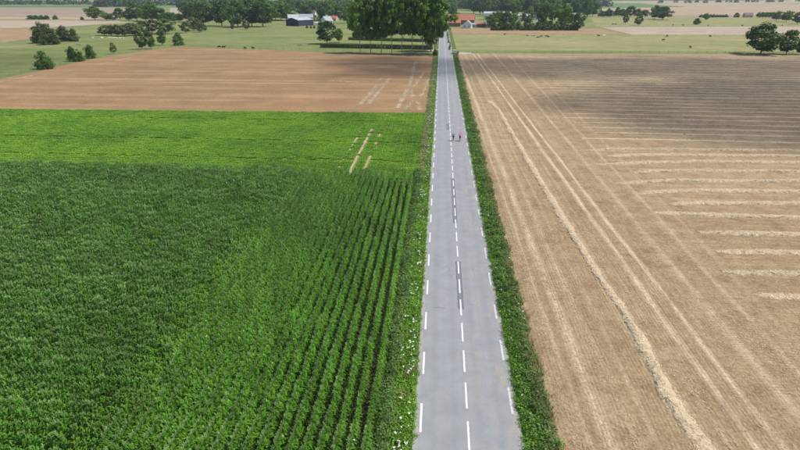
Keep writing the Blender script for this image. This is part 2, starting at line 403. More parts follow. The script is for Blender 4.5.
field('stubble_field', [(6.0, -40), (420, -40)]+PX([(1500, 57), (800, 54.6)])+[(6.0, yr)], 'stubble', True)
for sgn, w in ((-1, 6.3), (1, 6.1)):
    field('verge', [(sgn*3.7, -60), (sgn*w, -60), (sgn*w, 330), (sgn*3.7, 330)], 'verge_soil', True)
field('verge', [(-6.5, 330), (6.5, 330), (6.5, 620), (-6.5, 620)], 'verge_soil', True)
# gravel entrances at the far crossing
gx, gy = P(447, 53)
field('track', [(RX-.3, gy-6), (gx+8, gy-5), (14, gy-4), (14, gy+1), (RX-.3, gy+6)], 'gravel', True)
field('track', [(-RX+.3, gy+8), (-10, gy+11), (-10, gy+15), (-RX+.3, gy+20)], 'gravel', True)

# ------------------------------------------------------------------ road
_z[0] += .006; ZR = _z[0]
V = []; n = 320
ys = np.concatenate([np.linspace(-80, 140, 221), np.linspace(145, 640, 100)])
for yv in ys:
    a = .1*mnoise.noise(Vector((0, yv*.35, 1)))+.07*mnoise.noise(Vector((0, yv*1.3, 5)))
    b = .1*mnoise.noise(Vector((9, yv*.35, 1)))+.07*mnoise.noise(Vector((9, yv*1.3, 5)))
    V += [(-RX+a, yv, ZR), (RX+b, yv, ZR)]
mb = MB(); mb.add(V, [(2*i, 2*i+1, 2*i+3, 2*i+2) for i in range(len(ys)-1)])
road = tag(ob('road', mb.mesh('road', M['asphalt'])), kind='structure')
def dash_mesh(w, L, mat):
    mb = MB(); N = 12; V = []
    for i in range(N+1):
        V += [(-w/2+rng.normal(0, .006), -L*i/N, 0), (w/2+rng.normal(0, .006), -L*i/N, 0)]
    mb.add(V, [(2*i+1, 2*i, 2*i+2, 2*i+3) for i in range(N)]); return mb.mesh('dash', mat)
cm, em, wm = dash_mesh(.145, 3.0, M['paint']), dash_mesh(.165, 3.0, M['paint']), dash_mesh(.18, 3.0, M['paint_worn'])
def dashes(name, me, x, tops, period, y1):
    d = [P(xx, yy)[1] for xx, yy in tops]
    ph = np.mean([(k-d[0]) - round((k-d[0])/period)*period for k in d])+d[0]
    yv = ph-period*8
    while yv < y1:
        if yv > 5: ob(name, me, road, (x, yv, ZR+.005))
        yv += period
print('centre dash Y', [round(P(450, y)[1], 2) for y in (421.7, 383.7, 351, 324, 300.7)])
print('edge dash Y', [round(P(425, y)[1], 2) for y in (314, 352.7, 403.3)], [round(P(500, y)[1], 2) for y in (304, 340.7, 387.3)])
dashes('centre_dash', cm, .05, [(465, 421.7), (463, 383.7), (461, 351), (460, 324), (459, 300.7)], 4.33, 420)
dashes('edge_dash', em, -3.4, [(425, 314), (424, 352.7), (422, 403.3)], 6.5, 420)
dashes('edge_dash', wm, 3.45, [(490, 304), (496, 340.7), (503, 387.3)], 6.5, 420)
for (ya, yb_, xo) in ((310, 262, .05), (224, 179, -.02), (130.5, 124, -.45)):
    y0, y1 = P(455, ya)[1], P(455, yb_)[1]; L = y1-y0
    k_ = max(4, int(L/.5)); hw = [[.24+.07*mnoise.noise(Vector((sx*5, y0+q*.9, 3)))+.03*random.random() for q in range(k_+1)] for sx in (-1, 1)]
    mb = MB(); mb.add([w for q in range(k_+1) for w in ((-hw[0][q], L*q/k_, 0), (hw[1][q], L*q/k_, 0))], [(2*q, 2*q+1, 2*q+3, 2*q+2) for q in range(k_)])
    pt = ob('repair_patch', mb.mesh('repair_patch', M['patch']), road, (xo, y0, ZR+.002))
    mb = MB()
    for e2, sx in enumerate((-1, 1)):
        mb.add([w for q in range(k_+1) for w in ((sx*hw[e2][q]-.03, L*q/k_, 0), (sx*hw[e2][q]+.02+.02*random.random(), L*q/k_, 0))], [(2*q, 2*q+1, 2*q+3, 2*q+2) for q in range(k_)])
    ob('seam', mb.mesh('seam', M['seam']), pt, (0, 0, .0015))
mb = MB(); mb.tube([(0, 0, 0), (.5, .05, 0), (1.1, -.04, 0)], .02, 4)
ob('crack_seal', mb.mesh('crack_seal', M['seam']), road, (*P(434, 308.5), ZR))

# ================================================================== CROPS
def maize_parts(seed, ht, pale=False, tassel=True):
    r = np.random.default_rng(seed); az = r.uniform(0, math.pi)
    stalk = MB(); stalk.tube([(0, 0, 0), (r.normal(0, .02), r.normal(0, .02), ht*.55), (r.normal(0, .05), r.normal(0, .05), ht)], [.016, .013, .006], 4, cap=False)
    lf = MB()
    nl = 10
    for i in range(nl):
        z0 = ht*(.16+.78*i/(nl-1)); L = (.55+.4*math.sin(math.pi*(i+1.5)/(nl+2)))*r.uniform(.85, 1.15)
        a = az+(i % 2)*math.pi+r.normal(0, .45); w = .055*r.uniform(.8, 1.25); up = r.uniform(.7, 1.05) if i < nl-2 else r.uniform(.9, 1.2)
        d = np.array([math.cos(a), math.sin(a), 0]); sd_ = np.array([-math.sin(a), math.cos(a), 0]); V = []
        for k, tt in enumerate((0, .3, .62, 1.)):
            p = d*L*tt*(.58 if i < nl-3 else .45)+np.array([0, 0, z0+L*(up*tt-1.05*tt*tt)])
            ww = w*(.6, 1., .75, .04)[k]; V += [p-sd_*ww+np.array([0, 0, ww*.3]), p+sd_*ww+np.array([0, 0, ww*.3])]
        lf.add(V, [(0, 1, 3, 2), (2, 3, 5, 4), (4, 5, 7, 6)])
    ts = MB()
    if tassel:
        for i in range(6):
            a = r.uniform(0, 6.28); sp = .03 if i == 0 else r.uniform(.09, .17); h = .34 if i == 0 else r.uniform(.16, .26)
            e_ = np.array([math.cos(a)*sp, math.sin(a)*sp, ht+h]); q = np.array([-math.sin(a), math.cos(a), 0])*.019
            b_ = np.array([0, 0, ht-.04]); ts.add([b_-q, b_+q, e_+q, e_-q], [(0, 1, 2, 3)])
            q2 = np.array([math.cos(a), math.sin(a), 0])*.019; ts.add([b_-q2, b_+q2, e_+q2, e_-q2], [(0, 1, 2, 3)])
    return stalk, lf, ts
def row_segment(seed, pale, tas, n=7, jy=.025):
    """1.1 m of a drilled row: seven maize plants; goes into the instanced mass"""
    r = np.random.default_rng(seed); mb = MB()
    for i in range(n):
        st_, lf, ts = maize_parts(seed*50+i, r.uniform(1.9, 2.3), pale, r.random() < tas)
        off = np.array([(i-(n-1)/2)*1.1/n+r.normal(0, .03), r.normal(0, jy), 0])
        for q, mi in ((st_, 0), (lf, 1), (ts, 2)):
            if q.v: mb.add(np.concatenate(q.v)+off, q.f, mi)
    return mb.mesh('maize_row', [M['maize_stalk'], M['maize_leaf_pale' if pale else 'maize_leaf'], M['tassel']])
pc = protos('maize', [row_segment(i+1, False, .95) for i in range(4)]+[row_segment(i+11, False, .25) for i in range(4)]+[row_segment(i+21, True, .3) for i in range(4)]+[row_segment(i+31, False, .95, 7, .025) for i in range(5)]+[row_segment(i+41, False, .4, 7, .025) for i in range(5)])
XH = -24.9; X0 = -6.95
pts, rots, scs, idx = [], [], [], []
IND = (25.9, 28.1)                          # the slice that is built plant by plant
k = 0; x = X0
while x > XH:
    yv = 12.0
    fam_pale = k < 4 or x < XH+.7
    while yv < YB-.8-(1.2 if k % 5 == 0 else 0):
        if not (IND[0] < yv < IND[1]):
            nz = mnoise.noise(Vector((x*.25, yv*.05, 2)))+.35*math.sin(k*1.25)
            f = 2 if (fam_pale and random.random() < (.7 if k < 2 else .3)) else (0 if nz > -.4 else 1)
            pts.append((x+random.gauss(0, .03), yv, 0)); rots.append(math.pi/2); scs.append(random.uniform(.93, 1.07)*(.9 if f == 2 else 1)); idx.append(f*4+random.randrange(4))
        yv += 1.1
    x -= .96; k += 1
yv = 12.; k = 0
while yv < YB:
    x = XH+.45-random.random()*.8
    xend = -min(125, 42+yv*.78)
    while x > xend:
        nz = 1.1*mnoise.noise(Vector((x*.012, yv*.24, 7)))+.35*mnoise.noise(Vector((x*.15, yv*.15, 3)))+(.25 if YB-yv < 9 else 0)
        f = 2 if (x > XH-1.4 and random.random() < .8) else (3 if nz+random.gauss(0, .25) > .05 else 4)
        pts.append((x, yv+random.gauss(0, .03), 0)); rots.append(random.choice((0, math.pi))+random.gauss(0, .04)); scs.append(random.uniform(.9, 1.1)); idx.append(8+random.randrange(4) if f == 2 else (12 if f == 3 else 17)+random.randrange(5))
        x -= 1.1
    yv += .98; k += 1
scatter('maize_crop', 'tall dark green maize crop with pale tassels left of the road', 'maize', np.array(pts), rots, scs, idx, pc)
print('maize segments', len(pts))
# the plants nearest the camera, one by one
mz = []
for i in range(8):
    st_, lf, ts = maize_parts(900+i, 2.0+.04*i, False, True)
    mz.append((st_.mesh('stalk', M['maize_stalk']), lf.mesh('foliage', M['maize_leaf_pale' if i > 5 else 'maize_leaf']), ts.mesh('tassel', M['tassel'])))
cnt = 0; x = X0
while x > XH and cnt < 300:
    for j in range(15):
        st_, lf, ts = mz[random.randrange(8)]
        e_ = thing('maize_plant', 'leafy tasselled maize plant in the nearest slice of the roadside rows', 'maize plant', (x+random.gauss(0, .02), IND[0]-.1+.15*j, 0), random.uniform(-.5, .5)+math.pi*random.randrange(2), 'maize plants nearest the camera')
        ob('stalk', st_, e_); ob('foliage', lf, e_); ob('tassel', ts, e_); cnt += 1
    x -= .96

# --- beet (low bright crop)
def beet_clump(seed):
    r = np.random.default_rng(seed); mb = MB()
    for pl in range(5):
        cx = (pl-2)*.24+r.normal(0, .03); cy = r.normal(0, .04)
        for i in range(6):
            a = r.uniform(0, 6.28); L = r.uniform(.24, .38); d = np.array([math.cos(a), math.sin(a), 0]); q = np.array([-math.sin(a), math.cos(a), 0])
            c = np.array([cx, cy, 0]); w = r.uniform(.07, .11); h = r.uniform(.22, .38)
            mb.add([c, c+d*L*.55-q*w+(0, 0, h), c+d*L+(0, 0, h*.85), c+d*L*.55+q*w+(0, 0, h)], [(0, 1, 2, 3)])
    return mb.mesh('beet_row', M['beet'])
bc = protos('beet', [beet_clump(i) for i in range(6)])
tl = [P(362, 148)[0], P(351, 148)[0], P(374, 148)[0]]
pts, rots, scs, idx = [], [], [], []
dark_rows = [P(200, y)[1] for y in (119.5, 140, 158)]
yv = YB+.6
while yv < max(yb, yb2)+2:
    x = -6.5; xend = -min(165, 42+yv*.8)
    top = yb+(yb2+3-yb)*(x-xend)/140
    while x > xend:
        lim = yb+(yb2+3-yb)*min(1, (-6-x)/164)
        skip = yv > lim
        if yv < P(372, 129)[1]:
            for i, tx in enumerate(tl):
                if abs(x-tx) < (.75 if i == 0 else .5) and random.random() < (.97 if i == 0 else (.75 if mnoise.noise(Vector((tx, yv*.2, 0))) > -.1 else .2)): skip = True
        if min(abs(yv-d) for d in dark_rows) < .55 and random.random() < .6: skip = True
        if not skip:
            pts.append((x, yv+random.gauss(0, .04), 0)); rots.append(random.gauss(0, .1)); scs.append(random.uniform(.85, 1.25)); idx.append(random.randrange(6))
        x -= 1.15
    yv += .5
scatter('beet_crop', 'low bright yellow-green leafy crop beyond the maize', 'beet', np.array(pts), rots, scs, idx, bc)
print('beet', len(pts))
for i, tx in enumerate(tl):
    y0, y1 = YB+1.5, P(372, 129 if i == 0 else 132)[1]
    w = .28 if i == 0 else .18
    mb = MB(); V = []; ysn = np.linspace(y0, y1, 90)
    for q in ysn: V += [(tx-w*random.uniform(.3, 1.5), q, 0), (tx+w*random.uniform(.3, 1.5), q, 0)]
    mb.add(V, [(2*j, 2*j+1, 2*j+3, 2*j+2) for j in range(89)])
    tag(ob('wheel_track', mb.mesh('wheel_track', M['pale']), None, (0, 0, .1+.004*i)), kind='structure')

# ================================================================== VERGES
def tuft(seed, nb, h, spread, mat, w=.018):
    r = np.random.default_rng(seed); mb = MB()
    for i in range(nb):
        a = r.uniform(0, 6.28); d = np.array([math.cos(a), math.sin(a), 0]); q = np.array([-math.sin(a), math.cos(a), 0])*w
        b_ = np.array([r.normal(0, spread), r.normal(0, spread), 0]); hh = h*r.uniform(.6, 1.2); ln = hh*r.uniform(.2, .8)
        m_ = b_+d*ln*.4+(0, 0, hh*.65); e_ = b_+d*ln+(0, 0, hh)
        mb.add([b_-q, b_+q, m_+q, m_-q, e_], [(0, 1, 2, 3), (3, 2, 4)])
    return mb.mesh('tuft', mat)
def weed_clump(seed, n, h, w, mat):
    r = np.random.default_rng(seed); mb = MB()
    C = np.stack([r.normal(0, w, n), r.normal(0, w, n), h*np.sqrt(r.uniform(.05, 1, n))], 1)
    mb.quads(leaves(C, C*np.array([1, 1, .2]), .16, .5, .8)); return mb.mesh('weed', mat)
def umbel(seed):
    r = np.random.default_rng(seed); mb = MB(); h = r.uniform(.55, .9)
    mb.tube([(0, 0, 0), (.03, 0, h)], .008, 3, 0, False)
    for i in range(7):
        a = r.uniform(0, 6.28); d = r.uniform(0, .1); c = np.array([.03+d*math.cos(a), d*math.sin(a), h+r.uniform(-.03, .04)])
        s_ = r.uniform(.035, .055); V = [c+(s_*math.cos(t_), s_*math.sin(t_), 0) for t_ in np.linspace(0, 6.28, 7)[:-1]]
        mb.add(V, [tuple(range(6))], 1)
    return mb.mesh('umbel', [M['weed'], M['flower']])
vg = protos('verge', [tuft(i, 16, .3, .11, M['grass'], .02) for i in range(5)]+[tuft(20+i, 16, .55, .13, M['grass_dry'], .016) for i in range(4)]
            + [weed_clump(40+i, 40, .7, .2, M['weed']) for i in range(4)]+[weed_clump(60+i, 34, .4, .2, M['grass']) for i in range(3)])
def verge_points(side, y0, y1, dens, sc):
    n_ = int((y1-y0)*2.9*dens)
    Y = rng.uniform(y0, y1, n_); t_ = rng.uniform(0, 1, n_); out = []
    for yv, q in zip(Y, t_):
        r_ = random.random(); nz = mnoise.noise(Vector((side*5, yv*.3, q*2)))
        edge = 3.84+.16*mnoise.noise(Vector((side*3, yv*.9, 0)))
        if side < 0:
            x = -(edge+q*(2.6 if yv < 92 else 2.2))
            if yv > 92 and q > .45: i = random.randrange(5) if r_ < .6 else (5+random.randrange(4) if r_ < .93 else 13+random.randrange(3))
            elif q > .72+.2*nz: i = 9+random.randrange(4) if r_ < .78 else (5+random.randrange(4) if r_ < .86 else random.randrange(5))
            else: i = random.randrange(5) if r_ < .75 else (13+random.randrange(3) if r_ < .97 else 5+random.randrange(4))
        else:
            x = edge+q*(2.35+.5*mnoise.noise(Vector((8, yv*.25, 2))))
            if q > .15 and mnoise.noise(Vector((x*.8, yv*.35, 6))) < -.38: continue
            if q > .68: i = 5+random.randrange(4) if r_ < .6 else (random.randrange(5) if r_ < .85 else 9+random.randrange(4))
            else: i = random.randrange(5) if r_ < .6 else 13+random.randrange(3) if r_ < .9 else 9+random.randrange(4)
        s_ = sc*random.uniform(.75, 1.3)*(.65 if q < .12 else 1)
        out.append((x, yv, random.uniform(0, 6.28), s_, i))
    return out
for side, lab in ((-1, 'bright green roadside grass and weeds between the maize and the road'), (1, 'green and straw coloured roadside grass below the hedge shrubs')):
    A = verge_points(side, 20, 65, 30, 1.)+verge_points(side, 65, 130, 20, 1.05)+verge_points(side, 130, 320, 9, 1.2)
    A = np.array(A); scatter('verge_grass', lab, 'grass', np.c_[A[:, 0], A[:, 1], np.zeros(len(A))], A[:, 2], A[:, 3], A[:, 4].astype(int), vg)
fl = protos('umbel', [umbel(i) for i in range(6)])
A = []
for i in range(620):
    yv = 24+240*random.random()**1.3
    if mnoise.noise(Vector((0, yv*.22, 4))) < -.15: continue
    A.append((-(4.2+abs(random.gauss(0, .75))), yv, random.uniform(0, 6.28), random.uniform(.45, .9)*(1+yv/320), random.randrange(6)))
for i in range(170):
    yv = 24+240*random.random()**1.2
    A.append((random.choice((4.2+abs(random.gauss(0, .2)), 5.9+random.gauss(0, .2))), yv, random.uniform(0, 6.28), random.uniform(.4, .7)*(1+yv/250), random.randrange(6)))
A = np.array(A); scatter('umbel_flowers', 'white flower heads dotted through the roadside grass', 'flowers', np.c_[A[:, 0], A[:, 1], np.zeros(len(A))], A[:, 2], A[:, 3], A[:, 4].astype(int), fl)

# --- roadside shrubs, right side
def shrub(seed, mat):
    r = np.random.default_rng(seed); mb = MB(); n_ = 420
    nb = 7; bc_ = np.stack([r.normal(0, .33, nb), r.normal(0, .4, nb), r.uniform(.35, 1.05, nb)], 1); br = r.uniform(.25, .45, nb)
    w_ = r.integers(0, nb, n_); d = r.normal(0, 1, (n_, 3)); d /= np.linalg.norm(d, axis=1)[:, None]
    C = bc_[w_]+d*br[w_][:, None]*r.uniform(.7, 1.1, n_)[:, None]; C[:, 2] = np.abs(C[:, 2])
    mb.quads(leaves(C, d, .15, .55, .5)); fo = mb.mesh('foliage', mat)
    mb = MB()
    for i in range(nb): mb.tube([(r.normal(0, .05), r.normal(0, .05), 0), tuple(bc_[i]*.6), tuple(bc_[i])], [.018, .012, .005], 4)
    return fo, mb.mesh('stem', M['bark'])
SH = [shrub(100+i, M[('hedge_leaf', 'hedge_leaf', 'weed', 'bright_leaf')[i % 4]]) for i in range(8)]
yv = 24.; ns = 0
while yv < 305 and ns < 290:
    gap = mnoise.noise(Vector((3, yv*.12, 9)))
    if gap > -.15 and not (gy-8 < yv < gy+8):
        s_ = random.uniform(.35, .9)*(1+.6*gap); fo, st_ = SH[random.randrange(8)]
        e_ = thing('roadside_shrub', 'low leafy green shrub in the hedge row along the right edge of the road', 'shrub', (5.0+random.gauss(0, .14), yv, 0), random.uniform(0, 6.28), 'shrubs of the roadside hedge', (s_, s_, s_*random.uniform(.8, 1.15)))
        ob('foliage', fo, e_); ob('stem', st_, e_); ns += 1
    yv += random.uniform(.75, 1.25)*(1+yv/420)
print('shrubs', ns)

# ================================================================== STRAW
def polyY(px, step=.35):
    W_ = [np.array(P(x, y)) for x, y in px]; out = []
    for a, b in zip(W_, W_[1:]):
        n_ = max(1, int(np.linalg.norm(b-a)/step))
        out += [a+(b-a)*i/n_ for i in range(n_)]
    return np.array(out+[W_[-1]])
def windrow(pl, w, h, seed, per_m, blade):
    mb = MB(); n_ = len(pl); K = 8; V = []
    T = np.gradient(pl, axis=0); T /= np.linalg.norm(T, axis=1)[:, None]+1e-9; Nn = np.stack([-T[:, 1], T[:, 0]], 1)
    for i in range(n_):
        p = pl[i]; q = mnoise.noise(Vector((p[0]*.22, p[1]*.22, seed)))
        wob = .1*mnoise.noise(Vector((p[0]*.5, p[1]*.5, seed+4)))
        ww = w*(1+.5*q)*min(1, .45+i/9); tp = min(1, i/14+.05, (n_-1-i)/14+.05)*(.85+.4*mnoise.noise(Vector((p[0]*.13, p[1]*.13, seed+8)))+.15)
        for j in range(K+1):
            u = -1+2*j/K
            z = h*tp*(1-abs(u)**2.2)*(1+.5*mnoise.noise(Vector((p[0]*2.1, p[1]*2.1+u, seed+1))))+.03*tp
            jj = .2*mnoise.noise(Vector((p[0]*3, p[1]*3, u*2+seed)))
            c = p+Nn[i]*(u*ww*.5+wob+jj); V.append((c[0], c[1], .085+(max(-.01, z) if 0 < j < K else -.01)))
    mb.add(V, [(i*(K+1)+j, i*(K+1)+j+1, (i+1)*(K+1)+j+1, (i+1)*(K+1)+j) for i in range(n_-1) for j in range(K)], 0)
    L = np.sum(np.linalg.norm(np.diff(pl, axis=0), axis=1)); nb = int(L*per_m)
    VA = np.array(V).reshape(n_, K+1, 3); I = rng.integers(0, n_, nb); J = rng.integers(0, K+1, nb)
    C = VA[I, J]+np.c_[rng.normal(0, w*.09, nb), rng.normal(0, w*.09, nb), rng.uniform(.0, .07, nb)]
    mb.quads(leaves(C, np.tile([0, 0, 1.], (nb, 1)), blade, .16, 1.0), 1)
    return mb.mesh('windrow', [M['straw_mound'], M['straw']])
me = windrow(polyY([(722, 475), (706, 450), (683.6, 420), (665, 390), (642, 344), (621, 308), (600.5, 280), (560, 215), (530, 165), (510, 131), (499, 111), (489, 101)]), 1.05, .15, 1, 100, .26)
tag(ob('straw_windrow', me), 'long straw windrow running parallel to the road on the stubble field', 'straw windrow')
rows_ = [([(757, 296), (800, 298), (900, 302)], 'nearest short straw windrow at the right edge of the stubble'),
 ([(722, 272), (736, 273), (800, 275), (950, 279)], 'second straw windrow of the cross rows counting from the camera'),
 ([(716, 252), (800, 253.5), (1000, 257)], 'third straw windrow of the cross rows counting from the camera'),
 ([(700, 233), (750, 234), (800, 235), (1000, 238)], 'fourth straw windrow of the cross rows counting from the camera'),
 ([(655, 213), (690, 215), (800, 218.5), (1000, 222)], 'fifth cross straw windrow, reaching far left toward the long one'),
 ([(672, 205), (684, 203.5), (800, 204), (1000, 206)], 'sixth cross straw windrow, with a thick rounded left end'),
 ([(634, 195), (655, 192.5), (700, 191), (800, 192.5), (1000, 195)], 'seventh cross straw windrow, bending down at its left end'),
 ([(612, 184), (640, 183), (660, 181), (800, 181.5), (1000, 184)], 'eighth cross straw windrow, bending down at its left end'),
 ([(632, 173), (645, 171.5), (700, 171), (800, 172), (1000, 174)], 'ninth cross straw windrow, with a thick hooked left end'),
 ([(596, 165), (640, 163.5), (700, 162), (800, 163), (1000, 165)], 'tenth straw windrow of the cross rows counting from the camera'),
 ([(608, 156.5), (640, 155.5), (800, 156.5), (1000, 158)], 'eleventh straw windrow of the cross rows counting from the camera'),
 ([(586, 151), (610, 149.5), (800, 151), (1000, 152.5)], 'twelfth straw windrow of the cross rows counting from the camera')]
for i, (px, lab) in enumerate(rows_):
    me = windrow(polyY(px), 1.2, .22, 10+i, 70, .3)
    tag(ob('straw_windrow', me), lab, 'straw windrow', 'straw windrows across the stubble field')
yv = P(700, 150)[1]+5.2; i = 0
while yv < yr-12:
    yp = 225+F_PX*math.tan(math.atan(29/yv)-PITCH)
    xs = 575+random.uniform(-12, 22)-i*2.2
    a = np.array(P(max(xs, 475), yp)); xx = np.arange(a[0], a[0]+150+yv*.55, 1.1)
    me = windrow(np.stack([xx, a[1]+.3*np.sin(xx*.05)-(xx-xx[0])*.012], 1), 1.0, .09, 40+i, 7, .5)
    tag(ob('straw_windrow', me), 'low straw windrow among the closely ranked far cross rows of the stubble', 'straw windrow', 'far straw windrows across the stubble field')
    yv += 5.4; i += 1
def stubble_row(seed):
    r = np.random.default_rng(seed); mb = MB()
    for i in range(16):
        x = -.5+i/16+r.normal(0, .01); yy = r.normal(0, .02); h = r.uniform(.05, .11); dx, dy = r.normal(0, .03, 2); w = .009; a = r.uniform(0, 3.14)
        q = np.array([math.cos(a)*w, math.sin(a)*w, 0]); b_ = np.array([x, yy, 0]); e_ = np.array([x+dx, yy+dy, h]); mb.add([b_-q, b_+q, e_+q, e_-q], [(0, 1, 2, 3)])
    return mb.mesh('stubble_row', M['stalk'])
sc_ = protos('stubble', [stubble_row(i) for i in range(6)])
A = []
for xx in np.arange(6.4, 24, .32):
    for yy in np.arange(24, 90, 1.02):
        if random.random() < min(.85, (92-yy)/60): A.append((xx+.06*mnoise.noise(Vector((xx, yy*.1, 0)))*3, yy, math.pi/2, random.uniform(.8, 1.2), random.randrange(6)))
for yy in np.arange(36, 90, .36):
    for xx in np.arange(24+3*mnoise.noise(Vector((0, yy*.3, 2))), 30+yy*.75, 1.02):
        if random.random() < min(.85, (92-yy)/60): A.append((xx, yy, 0, random.uniform(.8, 1.2), random.randrange(6)))
A = np.array(A); scatter('standing_stubble', 'short cut straw stalks standing in drill rows on the right field', 'stubble', np.c_[A[:, 0], A[:, 1], np.full(len(A), .085)], A[:, 2], A[:, 3], A[:, 4].astype(int), sc_)
# loose straw left along wheel tracks
def litter(px, spread, per_m, size, z):
    pl = polyY(px, .5); L = len(pl)*.5; n_ = int(L*per_m); I = rng.integers(0, len(pl), n_)
    keep = np.array([mnoise.noise(Vector((pl[k][0]*.3, pl[k][1]*.12, spread*9))) > rng.normal(-.25, .3) for k in I])
    I = I[keep]; n_ = len(I)
    C = np.c_[pl[I, 0]+rng.normal(0, spread, n_), pl[I, 1]+rng.normal(0, spread, n_), z+rng.uniform(0, .04, n_)]
    return leaves(C, np.tile([0, 0, 1.], (n_, 1)), size, .22, 9)
mb = MB()
for (bx, tx, sp, dn) in ((612, 482, .35, 20), (640, 488, .3, 16), (580, 474, .25, 22), (733, 512, .3, 20), (860, 560, .5, 30), (940, 585, .5, 25), (1020, 600, .6, 25)):
    b_ = lambda yy: tx+(bx-tx)*(yy-118)/(450-118)
    mb.quads(litter([(b_(470), 470), (b_(300), 300), (b_(200), 200), (b_(150), 150), (b_(118), 118)], sp, dn*1.2, .26, .1))
n_ = 26000
Y = 25+95*rng.random(n_)**1.5; X = 6.8+rng.uniform(0, 1, n_)*(30+Y*.75)
C = np.c_[X, Y, .1+rng.uniform(0, .05, n_)]
mb.quads(leaves(C, np.tile([0, 0, 1.], (n_, 1)), .2, .25, 4))
tag(ob('straw_litter', mb.mesh('straw_litter', M['litter'])), 'loose pale straw strewn along the wheel tracks of the right stubble field', 'straw', kind='stuff')
mb = MB()
for px in ([(382, 78), (372, 92), (360, 105)], [(389, 79), (377, 94), (369, 104)], [(416, 62), (412, 72), (411, 82), (404, 96), (398, 108)], [(424, 72), (416, 84), (411, 92), (413, 100), (405, 110)], [(428, 80), (424, 92), (417, 101), (420, 110)], [(431, 85), (429, 98), (428, 111)],
           [(330, 80.5), (345, 81.5), (360, 83)], [(95, 65), (130, 58)], [(0, 82.5), (40, 74)]):
    mb.quads(litter(px, .4, 34, .6, .11))
tag(ob('straw_litter', mb.mesh('straw_litter', M['straw'])), 'loose pale straw trails on the brown field left of the road', 'straw', kind='stuff')

# ================================================================== TREES
def crown_mesh(seed, shape, nblob, nleaf, leaf, mat, low=0.):
    """unit crown: x,y in +-.5, z 0..1; shape: 'round','bush','poplar','cone'"""
    r = np.random.default_rng(seed); bl = []; br = []
    while len(bl) < nblob:
        z = r.uniform(0, 1)**(1.5 if shape == 'bush' else 1); a = r.uniform(0, 6.28)
        prof = {'round': lambda z: math.sqrt(max(0, 1-(2*z-1)**2))**.8, 'bush': lambda z: math.sqrt(max(0, 1-(z*1.02)**2.6))*.95,
                'poplar': lambda z: max(0., math.sin(math.pi*min(1, z*.94+.05)**.72))**.8, 'cone': lambda z: 1-z*.9}[shape](z)
        rr = .5*prof*(1+.18*r.normal()); k = math.sqrt(r.uniform(.3, 1))
        R_ = r.uniform(.11, .2)*(1. if shape != 'poplar' else .8)
        bl.append((math.cos(a)*max(0, rr-R_*.35)*k, math.sin(a)*max(0, rr-R_*.35)*k, z*(1-R_*.6)+R_*.25)); br.append(R_)
    bl = np.array(bl); br = np.array(br)
    if shape == 'poplar': zs = np.array([1, 1, .55])
    else: zs = np.array([1, 1, .8])
    w_ = r.choice(nblob, nleaf, p=br**2/np.sum(br**2)); d = r.normal(0, 1, (nleaf, 3)); d[:, 2] += .25; d /= np.linalg.norm(d, axis=1)[:, None]
    C = bl[w_]+d*(br[w_]*r.uniform(.55, 1.12, nleaf))[:, None]*zs
    C[:, 2] = np.clip(C[:, 2], 0.005, None)
    mb = MB(); mb.quads(leaves(C, d, leaf, .7, .25)); return mb.mesh('crown', mat), bl
def trunk_mesh(seed, bl, c0, mat, rad, nlimb):
    """unit tree (height 1, width 1): crown spans z c0..1"""
    r = np.random.default_rng(seed); mb = MB(); lean = r.normal(0, .012, 2)
    top = c0+(1-c0)*.72
    mb.tube([(0, 0, -.01), (0, 0, .02), (lean[0], lean[1], top*.5), (lean[0]*2, lean[1]*2, top)], [rad*1.5, rad, rad*.7, rad*.15], 7)
    for i in r.choice(len(bl), min(nlimb, len(bl)), replace=False):
        e_ = bl[i].copy(); e_[2] = c0+e_[2]*(1-c0); z0 = max(c0*.75, min(top*.9, e_[2]-.18)); 
        mb.tube([(lean[0], lean[1], z0), (e_[0]*.5, e_[1]*.5, (z0+e_[2])*.5+.02), tuple(e_)], [rad*.4, rad*.25, rad*.08], 4, cap=False)
    return mb.mesh('trunk', mat)
TP = {}
def proto_tree(kind, nvar, shape, c0, nblob, nleaf, leaf, mat, bark='bark', rad=.03, nlimb=8):
    TP[kind] = []
    for i in range(nvar):
        sd_ = len(TP)*37+i*11+5
        cr_, bl = crown_mesh(sd_, shape, nblob, nleaf, leaf, M[mat]); TP[kind].append((cr_, trunk_mesh(sd_+1, bl, c0, M[bark], rad, nlimb), c0))
proto_tree('poplar', 5, 'poplar', .27, 90, 9500, .062, 'poplar_leaf', 'bark_pale', .017, 16)
proto_tree('bush', 4, 'bush', .02, 52, 3200, .075, 'oak_leaf', 'bark', .03, 8)
proto_tree('bush_olive', 3, 'bush', .02, 50, 2800, .08, 'olive_leaf', 'bark', .03, 8)
proto_tree('oak', 4, 'round', .14, 44, 2400, .085, 'oak_leaf', 'bark', .03, 10)
proto_tree('broad', 3, 'round', .18, 44, 2400, .085, 'poplar_leaf', 'bark', .03, 10)
proto_tree('orchard', 3, 'round', .14, 34, 1700, .1, 'olive_leaf', 'bark', .035, 6)
proto_tree('copper', 2, 'round', .2, 24, 1100, .11, 'red_leaf', 'bark', .035, 6)
proto_tree('sapling', 2, 'poplar', .12, 34, 900, .11, 'olive_leaf', 'bark', .03, 5)
proto_tree('bright', 2, 'bush', .05, 20, 800, .11, 'bright_leaf', 'bark', .03, 5)
